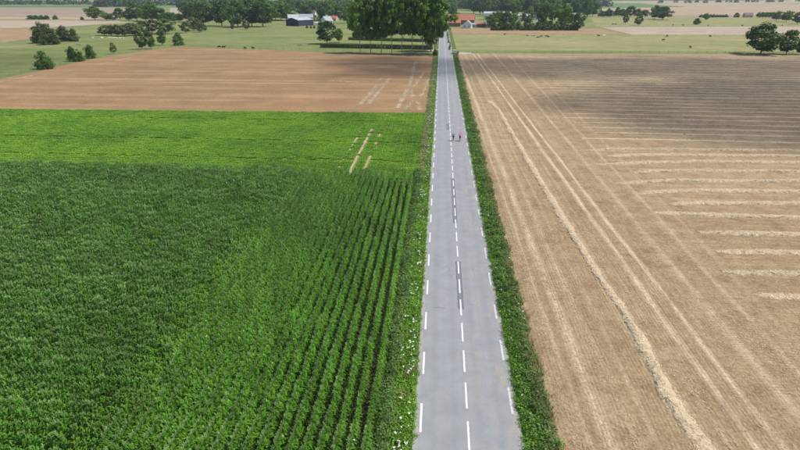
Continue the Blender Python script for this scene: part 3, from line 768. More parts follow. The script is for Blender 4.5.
def tree(kind, px, py, wpx, hpx, label, group=None, name=None, var=None):
    X, Y = P(px, py); s_ = mpp(px, py); dep = math.atan(29/math.hypot(X, Y))
    h = hpx*s_/math.cos(max(0, PITCH-dep))*1.0; w = wpx*s_
    v_ = TP[kind][random.randrange(len(TP[kind])) if var is None else var]
    e_ = thing(name or {'poplar': 'poplar_tree', 'bush': 'hawthorn_bush', 'bush_olive': 'hawthorn_bush', 'oak': 'oak_tree', 'broad': 'broadleaf_tree', 'orchard': 'orchard_tree', 'copper': 'copper_tree', 'sapling': 'young_tree', 'bright': 'garden_shrub'}[kind],
               label, 'bush' if 'bush' in kind or kind == 'bright' else 'tree', (X, Y, 0), random.uniform(0, 6.28), group)
    cr_, tr_, c0 = v_
    if kind == 'poplar': c0 += random.uniform(-.05, .07)
    # sizes live on the parts so the thing itself stays unscaled
    ob('crown', cr_, e_, (0, 0, h*c0), None, (w, w, h*(1-c0))); ob('trunk', tr_, e_, None, None, ((w*.5+h*.25), (w*.5+h*.25), h))
    return e_
# poplar row by the road
pop = [(360.3, 22, 51), (370.7, 19, 54), (381.5, 18, 55), (391.8, 19, 57), (402, 18, 54), (411.8, 18, 56), (422.6, 20, 55), (434.8, 30, 57)]
ords = ['first', 'second', 'third', 'fourth', 'fifth', 'sixth', 'seventh']
for i, (x, w, h) in enumerate(pop):
    lab = 'broad dark tall tree at the right end of the poplar row, overhanging the road' if i == 7 else '%s tall bare-trunked poplar from the left in the roadside row' % ords[i]
    tree('poplar', x, 53.2+.25*i if i < 7 else 54.5, w, h, lab, 'row of tall poplars beside the road', var=i % 5)
tree('oak', 431, 51.5, 24, 44, 'shadowy round tree tucked behind the right end of the poplar row')
tree('bush', 435, 56.6, 5.5, 6.5, 'small dense bush at the foot of the last poplar', name='small_bush')
tree('oak', 327, 44, 21, 20, 'round dark tree left of the poplar row beside the clipped hedge', var=0)
tree('broad', 339, 42.5, 10, 12, 'smaller tree leaning behind the round one left of the poplars', var=1)
tree('bush', 355.5, 181.5, 6.5, 8, 'lone dark bush sticking out of the far edge of the maize', name='field_bush')
# meadow trees, left
for a in [('bush', 45, 69, 16.5, 16, 'lone round dark bush nearest the brown field, far left'),
 ('bush', 73, 61.5, 10, 13.5, 'left bush of the close pair by the fence of the brown field'), ('bush', 79, 61.5, 9.5, 11, 'right, lower bush of the close pair by the fence of the brown field'),
 ('bush', 91, 58.6, 10.5, 12.5, 'single dark bush just right of the close pair by the fence'),
 ('sapling', 113.7, 54, 6, 12, 'thin upright brownish sapling standing alone in the meadow'),
 ('oak', 142, 49.3, 10, 15, 'left tree of the dark trio at the upper edge of the brown field'), ('oak', 151, 49, 10, 15.5, 'right, taller twin of the dark pair at the upper edge of the brown field'),
 ('oak', 162.5, 45.4, 9.5, 14, 'narrow dark tree with a visible stem near the field corner'),
 ('bush', 178.5, 45.4, 10.5, 11, 'small round dark tree at the top corner of the brown field'),
 ('bush_olive', 44, 43, 21, 18.5, 'largest, left rounded bush of the olive green meadow thicket'), ('bush_olive', 50, 44.6, 18, 15.5, 'greyish front bush of the olive green meadow thicket'),
 ('bush_olive', 65, 41.5, 15, 13.5, 'flat-topped middle bush of the meadow thicket'), ('bush_olive', 74.5, 41.3, 9, 11, 'small right-hand bush of the meadow thicket'),
 ('orchard', 104.5, 35.5, 11.475000000000001, 9, 'leftmost low tree of the meadow orchard row'), ('orchard', 111.5, 35.8, 10.8, 9, 'second low tree of the meadow orchard row'), ('orchard', 118, 36, 11.475000000000001, 9.5, 'third low tree of the meadow orchard row'), ('orchard', 125, 36.3, 13.5, 9.8, 'fourth low tree of the meadow orchard row'),
 ('orchard', 135, 35.6, 15.0, 11.0, 'wide fifth tree of the meadow orchard row'), ('orchard', 144, 34, 15.0, 11.55, 'tree just left of the reddish one in the orchard row'), ('copper', 152.5, 33.5, 14, 12, 'reddish brown tree in the meadow orchard row'),
 ('orchard', 165.5, 34, 18.75, 13.200000000000001, 'large orchard tree right of the reddish one'), ('orchard', 186, 33, 10, 10, 'small rounded tree between the orchard and the wood'), ('orchard', 194, 31, 11, 12, 'taller rounded tree between the orchard and the wood'), ('orchard', 200, 32.5, 8, 9, 'low tree at the left foot of the wood'),
 ('orchard', 205, 31.3, 5, 6, 'small stemmed tree in front of the wood, left'), ('copper', 233, 30.2, 5.5, 6.5, 'small brownish stemmed tree in front of the wood'), ('orchard', 246.3, 29.6, 7.5, 8, 'small olive stemmed tree in front of the big oaks'),
 ('broad', 95, 20.3, 17, 11.5, 'large rounded tree at the left end of the far field copse'),
 ('oak', 120, 19.5, 10, 10, 'dark tree in the middle of the far field copse')]:
    tree(*a)
for x, y, w, h in ((107, 20.5, 12, 6.5), (113, 20.6, 10, 6), (129, 21, 12, 9), (137, 21, 18, 17), (146, 21.5, 14, 12), (153, 22, 18, 17), (161, 22, 12, 12), (167, 22.4, 13, 9), (174, 22, 12, 8), (180, 21.8, 12, 7), (189, 22, 12, 15), (196, 23, 14, 18), (187, 16, 16, 12)):
    tree(random.choice(('oak', 'broad', 'oak')), x, y, w, h, 'leafy green tree of the copse beyond the meadow orchard', 'trees of the copse')
for x, w in ((31, 8), (36, 7), (42, 7), (47, 6), (55.5, 5)): tree('bush', x, 19.3, w, 3.6, 'low dark bush in the short hedge across the ploughed field', 'bushes of the field hedge')
tree('bush', 82, 19.8, 4, 2.6, 'tiny bush beside the far copse on the ploughed field')
# wood left of the barn
for x, y, w, h, l in ((204, 26, 20, 21, 'leftmost big oak in front of the wood'), (222, 26, 20, 22, 'big oak with a stem showing, second of the front row of the wood'), (238, 27.2, 23, 23, 'dark spreading oak in the middle of the front row of the wood'), (252, 26.6, 20, 24, 'oak right of the middle in the front row of the wood'), (263, 26.8, 25, 25, 'broadest oak at the right end of the front row of the wood')):
    tree('oak', x, y, w, h, l, 'big oaks in front of the wood')
def wood(n_, x0, x1, y0, y1, w, h, kinds, label, group):
    for i in range(n_):
        x = x0+(x1-x0)*(i+random.random())/n_
        tree(random.choice(kinds), x, random.uniform(y0, y1), w*random.uniform(.8, 1.25), h*random.uniform(.8, 1.2), label, group)
wood(15, 196, 346, 18.5, 21, 15, 14, ('oak', 'oak', 'broad'), 'green tree in the wood behind the navy barn', 'trees of the wood behind the barn')
wood(18, 190, 350, 12.5, 15, 13, 12, ('oak', 'broad'), 'green tree in the back rows of the left wood', 'trees in the back of the left wood')
wood(12, 342, 456, 20, 24, 13, 13, ('oak', 'broad'), 'green tree glimpsed beyond the poplar row', 'trees beyond the poplars')
wood(14, 340, 460, 11, 14, 12, 11, ('oak', 'broad'), 'far green tree above the village roofs', 'far trees above the village')
wood(26, 472, 596, 13.6, 16.5, 14, 16, ('oak', 'oak', 'broad'), 'tall green tree of the wood behind the white works building', 'trees behind the white building')
wood(22, 460, 590, 9.5, 11.5, 12, 14, ('oak', 'oak'), 'dark tree in the back rows of the right wood', 'trees in the back of the right wood')
for a in [('broad', 490.5, 27.5, 12, 11, 'pale green tree between the red barn and the white works building'), ('broad', 497.5, 24.5, 12, 12, 'bushy tree in front of the white works building, left'),
 ('oak', 506, 29.6, 12, 16, 'dark tree in front of the white works building, middle'), ('broad', 515, 29, 9, 14, 'slim pale tree in front of the white works building'), ('orchard', 528, 25.5, 13, 16, 'olive topped tree in front of the right end of the works building'),
 ('oak', 545, 29.8, 18, 24, 'tall dark round tree of the clump beside the dry meadow'), ('broad', 563, 29.8, 21, 22, 'broad lighter tree in the clump beside the dry meadow'), ('oak', 577, 30.4, 13, 15, 'low dark tree at the right end of the clump beside the dry meadow'),
 ('oak', 587, 17.5, 10, 17, 'tree with a visible stem standing right of the wood'), ('bush', 600.5, 16, 6, 6, 'left dark bush of the three past the wood'), ('bush', 608.5, 16, 8, 6.5, 'middle dark bush of the three past the wood'), ('bush', 617, 15.5, 6.5, 7, 'right dark bush of the three past the wood'),
 ('oak', 760.5, 54.4, 34, 27, 'big dark spreading oak at the far edge of the stubble'), ('oak', 786, 54.4, 20, 21, 'middle dark oak right of the big one at the stubble edge'), ('oak', 801, 54.6, 13, 15, 'rightmost dark tree at the stubble edge, cut by the picture'),
 ('oak', 625.3, 24, 5.5, 8.5, 'small dark upright tree in the far pasture'), ('orchard', 638.5, 25.5, 8, 9, 'small olive round tree in the far pasture'), ('bush', 696.5, 24.5, 7.5, 5.5, 'lone flat dark tree in the middle of the far pasture'),
 ('broad', 705.8, 20.3, 6.5, 6, 'pale tree standing by the far low hedge'), ('bush', 736.5, 17.4, 5.5, 4, 'small round bush near the far farmhouse'),
 ('oak', 662.5, 19.8, 17, 11, 'largest round tree of the row past the pasture'), ('oak', 654.5, 19, 10, 11.5, 'tall tree just left of the largest one in the far row'), ('broad', 776, 21, 9, 8.5, 'left pale tree of the pair at the far right'), ('broad', 786, 22, 11, 9.5, 'right pale tree of the pair at the far right'), ('orchard', 797, 24.2, 11, 11, 'pale olive tree at the right picture edge')]:
    tree(*a)
for x, w, h in ((603, 9, 5), (609, 10, 6), (622, 9, 7), (630, 11, 9.5), (638, 10, 7), (645, 8, 6)): tree('oak', x, 17, w, h, 'tree in the low green row above the far pasture', 'trees of the row above the pasture')
for i in range(9): tree('bush', 701+i*3.1, 17.3, 4.2, 2.6, 'low dark bush of the long far hedge', 'bushes of the far hedge', name='hedge_bush')
for i in range(6): tree('broad', 759+i*3.3, 18, 6, 5, 'low pale bush in the far right hedge', 'bushes of the far right hedge', name='hedge_bush')
# hedge bushes below the works building and along the lanes
for i in range(14): tree('bush', 494+i*6.2, 30.4, 7.5, 6.5+random.random()*2, 'dark low bush in the hedge under the tree clump', 'bushes under the clump', name='hedge_bush')
for x, y, w, h in ((449.6, 50, 3, 4), (450, 47.5, 2.6, 5), (448.4, 43, 2.6, 4), (448, 39, 2.6, 4), (447.5, 36, 2.6, 4)): tree('bright', x, y, w, h, 'bright green bush on the right bank of the road past the gateway', 'bushes past the gateway', name='lane_bush')
for x, w in ((307, 3), (311, 2.4), (314.5, 3), (318.5, 2.6)): tree('bush', x, 28.2, w, 2.2, 'small trimmed bush before the barn yard', 'bushes before the barn yard', name='yard_bush')
for x, y, w, h in ((316, 22, 5, 6), (321, 18, 5, 5), (319, 21, 5, 4)): tree('bright', x, y, w, h, 'yellow green garden shrub between the houses', 'garden shrubs between the houses')

# clipped hedges by the poplars
def hedge(pxs, w, h, label, mat='oak_leaf'):
    pl = polyY(pxs, .5); n_ = len(pl)*150
    I = rng.integers(0, len(pl), n_); T = pl[-1]-pl[0]; T /= np.linalg.norm(T); Nn = np.array([-T[1], T[0]])
    u = rng.uniform(-1, 1, n_); side = rng.random(n_) < .55
    off = np.where(side, np.sign(u)*w/2, u*w/2); z = np.where(side, rng.uniform(0.05, h, n_), h*(1+rng.normal(0, .04, n_)))
    C = np.c_[pl[I]+Nn*off[:, None]+rng.normal(0, .1, (n_, 2)), z]
    mb = MB(); mb.quads(leaves(C, np.c_[Nn[None]*np.sign(off)[:, None], np.where(side, .1, 1.)], .42, .7, .2)); m1 = mb.mesh('foliage', M[mat])
    mb = MB(); k = max(2, len(pl)//6)
    for i in range(0, len(pl), 4): mb.tube([(pl[i][0], pl[i][1], 0), (pl[i][0]+.1, pl[i][1], h*.8)], [.05, .02], 4)
    e_ = thing('clipped_hedge', label, 'hedge'); ob('foliage', m1, e_); ob('stem', mb.mesh('stem', M['bark']), e_)
hedge([(321, 47.6), (432, 49.8)], 2.2, 2.3, 'long dark clipped hedge running behind the poplar trunks')
hedge([(349, 40), (425, 42)], 2, 1.8, 'shorter clipped hedge beyond the one behind the poplars', 'poplar_leaf')

# far woods on the horizon: one mass
mb = MB(); C_, N_ = [], []
def far_line(px0, px1, y0, y1, nt, hm, wm):
    for i in range(nt):
        t_ = (i+random.random())/nt; X, Y = P(px0+(px1-px0)*t_, y0+(y1-y0)*t_+random.uniform(-.25, .25)); h = hm*random.uniform(.7, 1.25); w = wm*random.uniform(.7, 1.3)
        zb = hill(X, Y); d = rng.normal(0, 1, (70, 3)); d /= np.linalg.norm(d, axis=1)[:, None]; d[:, 2] = np.abs(d[:, 2])
        C_.append(d*np.array([w/2, w/2, h])*rng.uniform(.75, 1.05, (70, 1))+np.array([X, Y, zb])); N_.append(d)
far_line(-120, 90, 4.6, 4.6, 60, 17, 26); far_line(96, 136, 6.6, 6.6, 22, 22, 26); far_line(96, 350, 5.2, 5.2, 90, 20, 26)
far_line(-300, 480, 2.2, 2.2, 120, 20, 45); far_line(180, 480, 8.5, 9.0, 90, 19, 20); far_line(455, 610, 7., 6.5, 60, 20, 22)
far_line(590, 1000, 1.6, 1.4, 130, 16, 40); far_line(560, 1100, .3, .3, 120, 22, 60); far_line(-300, 500, .2, .2, 120, 26, 70); far_line(660, 800, 3.2, 3.0, 14, 12, 22)
mb.quads(leaves(np.concatenate(C_), np.concatenate(N_), 5.5, .8, .3))
tag(ob('far_woods', mb.mesh('far_woods', M['far_leaf'])), 'hazy blue-green mass of distant woods along the horizon', 'woods', kind='stuff')

# ================================================================== BUILDINGS
def gabled(name, label, cat, px, py, w, d, h, rh, rz, wall, roof, wins=0, door='shutter', winrows=1, big_door=0., panels=0, chimney=False, ov=.4):
    """w along local x (eaves side), d along local y (gable side); ridge along x"""
    X, Y = P(px, py); e_ = thing(name, label, cat, (X, Y, 0), rz)
    mb = MB(); x, y = w/2, d/2
    mb.add([(-x,-y,0),(x,-y,0),(x,y,0),(-x,y,0),(-x,-y,h),(x,-y,h),(x,y,h),(-x,y,h),(-x,0,h+rh),(x,0,h+rh)],
           [(0,1,5,4),(1,2,6,9,5),(2,3,7,6),(3,0,4,8,7)])
    wl_ = ob('wall', mb.mesh('wall', M[wall]), e_)
    mb = MB(); sl = rh/y; yo = y+ov; xo = x+ov; th = .18
    for s_ in (-1, 1):
        a = [(-xo, s_*yo, h-ov*sl+.03), (xo, s_*yo, h-ov*sl+.03), (xo, 0, h+rh+.03), (-xo, 0, h+rh+.03)]
        b_ = [(q[0], q[1], q[2]+th) for q in a]; mb.add(a+b_, [(0,1,2,3),(4,7,6,5),(0,4,5,1),(1,5,6,2),(2,6,7,3),(3,7,4,0)])
    rf = ob('roof', mb.mesh('roof', M[roof]), e_)
    if chimney:
        mb = MB(); mb.box((x*.6, .3, h+rh+.4), (.7, .9, 1.6)); ob('chimney', mb.mesh('chimney', M['brick_wall']), rf)
    mb = MB(); mb.box((0, 0, 0), (1.1, .12, 1.4)); wmesh = mb.mesh('window', M['white_paint'])
    mb = MB(); mb.box((0, 0, 0), (.9, .04, 1.2)); pmesh = mb.mesh('pane', M['glass'])
    def win(lx, ly, lz, rot):
        o_ = ob('window', wmesh, e_, (lx, ly, lz), (0, 0, rot)); ob('pane', pmesh, o_, (0, -.07, 0)); ob('pane', pmesh, o_, (0, .07, 0))
    for rr in range(winrows):
        for i in range(wins):
            lx = -x+w*(i+.5)/wins
            if rr == 0 and i == wins//2 and not big_door: continue
            for s_ in (-1, 1): win(lx, s_*y, 1.7+2.7*rr, 0)
        if wins and d > 5:
            for s_ in (-1, 1):
                for k in (-.25, .25): win(s_*x, d*k, 1.7+2.7*rr, math.pi/2)
    mb = MB()
    if big_door: mb.box((-x, 0, big_door*.45), (.12, big_door, big_door*.9))
    else: mb.box((-x+w*(wins//2+.5)/max(1, wins), -y, 1.05), (1., .14, 2.1))
    ob('door', mb.mesh('door', M[door]), e_)
    if panels:
        mb = MB(); mb.box((0, 0, h*.5), (.1, .08, h-.05)); rb = mb.mesh('rib', M[wall])
        for i in range(panels+1):
            for s_ in (-1, 1): ob('rib', rb, wl_, (-x+w*i/panels, s_*(y+.02), 0))
    return e_
gabled('barn', 'dark navy metal barn with pale grey roof at the meadow edge', 'barn', 300, 25.6, 22, 17, 5.6, 2.2, R(60), 'navy', 'grey_roof', big_door=4.6, door='navy_door', panels=8)
gabled('shed', 'low shed with a grey metal roof behind the left end of the barn', 'shed', 293.5, 22.4, 12, 10, 5, 3.4, R(20), 'cream_wall', 'grey_roof', 0)
gabled('shed', 'grey roofed shed behind the right end of the barn', 'shed', 306.5, 22.6, 15, 12, 5.5, 3.5, R(15), 'cream_wall', 'slate', 0)
gabled('house', 'house with brown-purple roof and white gable above the barn', 'house', 311, 18.9, 14, 9, 5.5, 5., R(-8), 'white_wall', 'purple_roof', 4, winrows=2, chimney=True)
gabled('house', 'white house with steep blue-grey roof right of the barn', 'house', 327, 25, 9, 9.5, 4., 4.5, R(50), 'white_wall', 'slate', 2, chimney=True)
gabled('garage', 'low white garage between the barn and the white house', 'garage', 318.5, 25.4, 7, 5, 2.4, 1., R(10), 'white_wall', 'grey_roof', 0)
gabled('house', 'cream house with an orange tiled roof left of the poplars', 'house', 337, 18.5, 15, 9, 4.5, 3.8, R(5), 'cream_wall', 'red_roof', 3, chimney=True)
gabled('cottage', 'small orange roofed cottage in front of the cream house', 'house', 334, 21, 9, 7, 3.2, 2.6, R(-15), 'cream_wall', 'red_roof', 2)
gabled('farm_barn', 'long farm barn with a big red tiled roof beside the road end', 'barn', 461.5, 24.4, 27, 12, 4.6, 5.5, R(-6), 'brick_wall', 'red_roof', 0, big_door=3.6, chimney=False)
gabled('farm_wing', 'darker brick wing with red roof in front of the farm barn', 'barn', 455, 26.4, 11, 8, 3.6, 2.6, R(-6), 'brick_wall', 'red_roof', 2)
gabled('house', 'small white gabled house in front of the red farm barn', 'house', 467.5, 28, 8.5, 8, 3.4, 3.2, R(78), 'white_wall', 'slate', 2)
gabled('outbuilding', 'low grey outbuilding joined right of the small white house', 'shed', 473, 27.2, 7, 5, 2.6, 1.2, R(-4), 'cream_wall', 'slate', 0)
gabled('shed', 'low red brick shed right of the white gabled house', 'shed', 480.5, 27.2, 9, 5, 3.2, 1.4, R(-3), 'brick_wall', 'red_roof', 0)
gabled('shed', 'low shed with pale metal roof beside the red brick shed', 'shed', 489, 27, 10, 6, 2.8, 1.3, R(-3), 'cream_wall', 'grey_roof', 0)
gabled('works_building', 'long white works building half hidden by trees', 'building', 497, 19.6, 34, 16, 7.5, 2, R(-4), 'white_wall', 'grey_roof', 6, big_door=4.)
gabled('works_hall', 'lower white hall right of the works building behind the olive tree', 'building', 526, 20, 32, 14, 5., 2, R(-4), 'white_wall', 'grey_roof', 6, big_door=3.5)
gabled('house', 'tiny white house showing right of the tree clump', 'house', 575, 19, 9, 8, 4, 3, R(10), 'white_wall', 'slate', 2)
gabled('farmhouse', 'tiny far farmhouse on the wide tan field', 'house', 747.5, 17.4, 11, 7, 3, 3, R(0), 'cream_wall', 'purple_roof', 2)
gabled('factory', 'distant long white factory on the horizon above the road', 'building', 459, 3.2, 62, 40, 11, 3, 0, 'white_wall', 'grey_roof', 8, big_door=6.)
gabled('factory', 'distant low white shed on the horizon above the barn', 'building', 272, 3.4, 60, 40, 9, 3, 0, 'white_wall', 'grey_roof', 8, big_door=6.)

# ================================================================== FENCES
pmb = MB(); pmb.tube([(0, 0, -.1), (0, 0, 1.25)], [.07, .06], 6); post_me = pmb.mesh('post', M['wood'])
def fence(px, step, label):
    e_ = thing('post_fence', label, 'fence'); W_ = [np.array(P(x, y)) for x, y in px]; wires = MB()
    for a, b_ in zip(W_, W_[1:]):
        L = np.linalg.norm(b_-a); n_ = max(1, int(L/step))
        for i in range(n_):
            q = a+(b_-a)*i/n_; o_ = ob('post', post_me, e_, (q[0]+random.gauss(0, .1), q[1]+random.gauss(0, .1), 0), (random.gauss(0, .05), random.gauss(0, .05), 0)); o_.scale.z = random.uniform(.9, 1.15)
        for z in (.5, .9, 1.15): wires.tube([(*a, z), (*b_, z)], .012, 3)
    ob('wire', wires.mesh('wire', M['wire']), e_)
fence([(-20, 81), (0, 77.2), (40, 69.2), (90, 58), (140, 51), (176, 46.2)], 5, 'wire fence with wooden posts along the left edge of the brown field')
fence([(176, 46.2), (200, 46.8), (300, 50.7), (428, 54.7)], 5, 'wire fence with wooden posts along the top of the brown field')
fence([(458, 52.8), (640, 53.2), (860, 54.2)], 5, 'wire fence with wooden posts along the far edge of the stubble')
fence([(452, 34.4), (620, 35.4), (860, 36.6)], 7, 'post fence between the dry meadow and the pale field')
fence([(600, 26.8), (860, 25)], 10, 'distant post fence along the upper pasture')
fence([(-10, 44), (38, 39.5)], 7, 'short post fence below the orange field patch')

# ================================================================== ANIMALS
def skin_mesh(name, V, E, Rr, mats, root=0, sub=1):
    me = bpy.data.meshes.new(name); me.from_pydata(V, E, []); o_ = bpy.data.objects.new(name, me); COL.objects.link(o_)
    md = o_.modifiers.new('s', 'SKIN'); md.use_smooth_shade = True
    for i, sv in enumerate(me.skin_vertices[0].data):
        r_ = Rr[i]; sv.radius = r_ if hasattr(r_, '__len__') else (r_, r_); sv.use_root = (i == root)
    sb = o_.modifiers.new('b', 'SUBSURF'); sb.levels = sub; sb.render_levels = sub
    dg = bpy.context.evaluated_depsgraph_get(); out = bpy.data.meshes.new_from_object(o_.evaluated_get(dg))
    bpy.data.objects.remove(o_); out.name = name; out.materials.clear(); out.materials.append(mats)
    return out
def cow_mesh(pose, mat):
    # x forward
    if pose == 'lie': zb = .42
    else: zb = 1.0
    V = [(-.75, 0, zb+.05), (-.3, 0, zb-.02), (.2, 0, zb-.04), (.65, 0, zb+.03)]; Rr = [(.27, .3), (.33, .38), (.34, .38), (.26, .33)]
    E = [(0, 1), (1, 2), (2, 3)]
    def ch(par, pts, rr):
        p = par
        for q, r_ in zip(pts, rr):
            V.append(q); Rr.append(r_); E.append((p, len(V)-1)); p = len(V)-1
    if pose == 'graze': ch(3, [(1.0, 0, zb-.15), (1.25, 0, .45), (1.4, 0, .22), (1.5, 0, .06)], [.2, .14, .13, .085])
    else: ch(3, [(.95, 0, zb+.2), (1.2, 0, zb+.42), (1.4, 0, zb+.4), (1.62, 0, zb+.26)], [.2, .15, .135, .085])
    for s_ in (-1, 1):
        if pose == 'lie':
            ch(3, [(.75, s_*.28, .25), (.95, s_*.34, .1), (.6, s_*.36, .06)], [.11, .07, .05]); ch(0, [(-.6, s_*.34, .28), (-.2, s_*.42, .12), (-.55, s_*.45, .06)], [.14, .08, .05])
        else:
            ch(3, [(.62, s_*.2, .72), (.64, s_*.2, .4), (.6, s_*.2, .05)], [.12, .065, .06]); ch(0, [(-.68, s_*.2, .8), (-.6, s_*.2, .62), (-.82, s_*.2, .42), (-.76, s_*.2, .05)], [.15, .11, .065, .06])
    ch(0, [(-1.02, 0, zb+.12), (-1.08, 0, zb-.2), (-1.07, 0, max(.1, zb-.6))], [.06, .03, .035])
    return skin_mesh('body', V, E, Rr, mat, 1)
COW = {}
def cow(px, py, pose, mat, rz, label, group=None):
    if (pose, mat) not in COW:
        mb = MB()
        hz = {'graze': (1.27, .5), 'stand': (1.22, 1.5), 'lie': (1.22, .92)}[pose]
        for s_ in (-1, 1): mb.add([(hz[0]-.06, s_*.1, hz[1]), (hz[0]+.06, s_*.1, hz[1]), (hz[0], s_*.27, hz[1]+.02), (hz[0], s_*.18, hz[1]+.07)], [(0, 1, 2), (0, 2, 3), (1, 3, 2)])
        COW[(pose, mat)] = (cow_mesh(pose, M[mat]), mb.mesh('ear', M[mat]))
    b_, ea = COW[(pose, mat)]; X, Y = P(px, py); e_ = thing('cow', label, 'cow', (X, Y, 0), rz, group)
    ob('body', b_, e_); ob('ear', ea, e_)
for x, y, ps, rz, l in ((93, 38.4, 'lie', 2.9, 'white cow lying alone, leftmost of the white cattle'), (102, 38.2, 'lie', .4, 'white cow lying just left of the main white group'), (109.5, 39, 'stand', .2, 'white cow standing at the left of the white group'), (113, 38.9, 'lie', 2.8, 'white cow lying in the middle of the white group'), (116, 39.2, 'stand', 3.3, 'white cow standing in the middle of the white group'), (120, 38.6, 'lie', .1, 'white cow lying right of the middle of the white group'), (123, 39.4, 'graze', 3., 'rightmost white cow of the white group')):
    cow(x, y, ps, 'cow_white', rz, l, 'white cattle in the left meadow')
for x, y, ps, rz, l in ((219.3, 48, 'graze', 3.0, 'leftmost black cow at the top of the brown field'), (223.8, 48.4, 'stand', .1, 'second black cow at the top of the brown field'), (245, 49.2, 'graze', 1.2, 'small black cow, third along the top of the brown field'), (253.3, 49.4, 'stand', 2.7, 'rightmost black cow at the top of the brown field'), (504.5, 34.6, 'lie', .3, 'single black cow alone in the dry meadow')):
    cow(x, y, ps, 'cow_black', rz, l)
for x, y, ps, m, rz, l in ((527.5, 36.6, 'stand', 'cow_pied', 3.0, 'leftmost black and white cow of the herd in the dry meadow'), (533, 36.6, 'graze', 'cow_pied', .2, 'second black and white cow of the herd in the dry meadow'), (537.6, 37.6, 'lie', 'cow_black', .5, 'dark cow lying nearest in the dry meadow herd'), (541.2, 37.2, 'graze', 'cow_black', 3.2, 'dark cow grazing in the middle of the dry meadow herd'), (546.2, 37.2, 'stand', 'cow_black', .2, 'second dark cow from the right in the dry meadow herd'), (548.6, 37.1, 'lie', 'cow_black', 2, 'rightmost small dark cow of the dry meadow herd'), (598.5, 36.6, 'stand', 'cow_black', 2.4, 'black cow beside the white one at the right feeding spot'), (603.5, 36.8, 'stand', 'cow_white', .2, 'white cow at the right feeding spot of the dry meadow')):
    cow(x, y, ps, m, rz, l)
for x, y in ((613, 25), (615.5, 25), (673, 25.6), (683, 26), (708, 26), (742, 26.2), (766, 26.3), (782, 26)):
    cow(x, y, random.choice(('graze', 'stand')), 'cow_black', random.uniform(0, 6.28), 'tiny dark cow grazing in the far pasture strip', 'far cattle')
for x, y in ((667, 37), (690, 48.2), (710, 37.2), (746, 37), (663, 41)):
    cow(x, y, random.choice(('graze', 'stand')), 'cow_black', random.uniform(0, 6.28), 'dark cow scattered over the right meadow', 'cattle scattered over the right meadow')

# troughs
def trough(px, py, label, L):
    X, Y = P(px, py); e_ = thing('water_trough', label, 'trough', (X, Y, 0), .1)
    mb = MB(); mb.box((0, -.5, .35), (L, .06, .6)); mb.box((0, .5, .35), (L, .06, .6)); mb.box((-L/2+.03, 0, .35), (.06, .94, .6)); mb.box((L/2-.03, 0, .35), (.06, .94, .6)); mb.box((0, 0, .1), (L-.12, .94, .06))
    ob('basin', mb.mesh('basin', M['steel']), e_)
    mb = MB()
    for s_ in (-1, 1): mb.box((s_*L*.35, 0, .03), (.15, 1., .08))
    ob('foot', mb.mesh('foot', M['steel']), e_)
trough(79, 45, 'grey metal water trough on bare ground by the meadow thicket', 3.2)
trough(300, 45.6, 'pale metal trough in the meadow left of the round tree', 3.)

# ================================================================== VAN at the gateway
X, Y = P(454.6, 54.2); e_ = thing('van', 'white van parked in the gateway right of the road', 'van', (X, Y+2, 0), R(4))
mb = MB(); pr = [(-2.3, .45), (2.3, .45), (2.35, 1.05), (1.5, 1.25), (.95, 2.0), (-2.25, 2.1), (-2.35, 1.0)]
V = [(-.92, y, z) for y, z in pr]+[(.92, y, z) for y, z in pr]; n_ = len(pr)
mb.add(V, [tuple(range(n_)), tuple(range(n_, 2*n_))[::-1]]+[(i, i+n_, (i+1) % n_+n_, (i+1) % n_) for i in range(n_)])
ob('body', mb.mesh('body', M['white_paint']), e_)
mb = MB(); mb.add([(-.8, -2.32, 1.2), (.8, -2.32, 1.2), (.78, -2.285, 1.9), (-.78, -2.285, 1.9)], [(0, 1, 2, 3)]); ob('rear_window', mb.mesh('rear_window', M['glass']), e_)
mb = MB(); mb.add([(-.8, 1.42, 1.38), (.8, 1.42, 1.38), (.76, 1.04, 1.92), (-.76, 1.04, 1.92)], [(0, 1, 2, 3)]); ob('windscreen', mb.mesh('windscreen', M['glass']), e_)
for s_ in (-1, 1):
    mb = MB(); mb.box((s_*.925, .55, 1.5), (.02, .9, .55)); ob('side_window', mb.mesh('side_window', M['glass']), e_)
    mb = MB(); mb.box((s_*.72, -2.37, .95), (.22, .05, .45)); ob('tail_light', mb.mesh('tail_light', M['tail_red']), e_)
    for yy in (-1.45, 1.5):
        mb = MB(); mb.tube([(s_*.72, yy, .34), (s_*.96, yy, .34)], .34, 14); w_ = ob('wheel', mb.mesh('wheel', M['rubber']), e_)
        mb = MB(); mb.tube([(s_*.95, yy, .34), (s_*.975, yy, .34)], .2, 12); ob('rim', mb.mesh('rim', M['steel']), w_)
tree('copper', 458, 55, 3, 3.4, 'small brownish bush beside the white van at the gateway', name='gateway_bush')

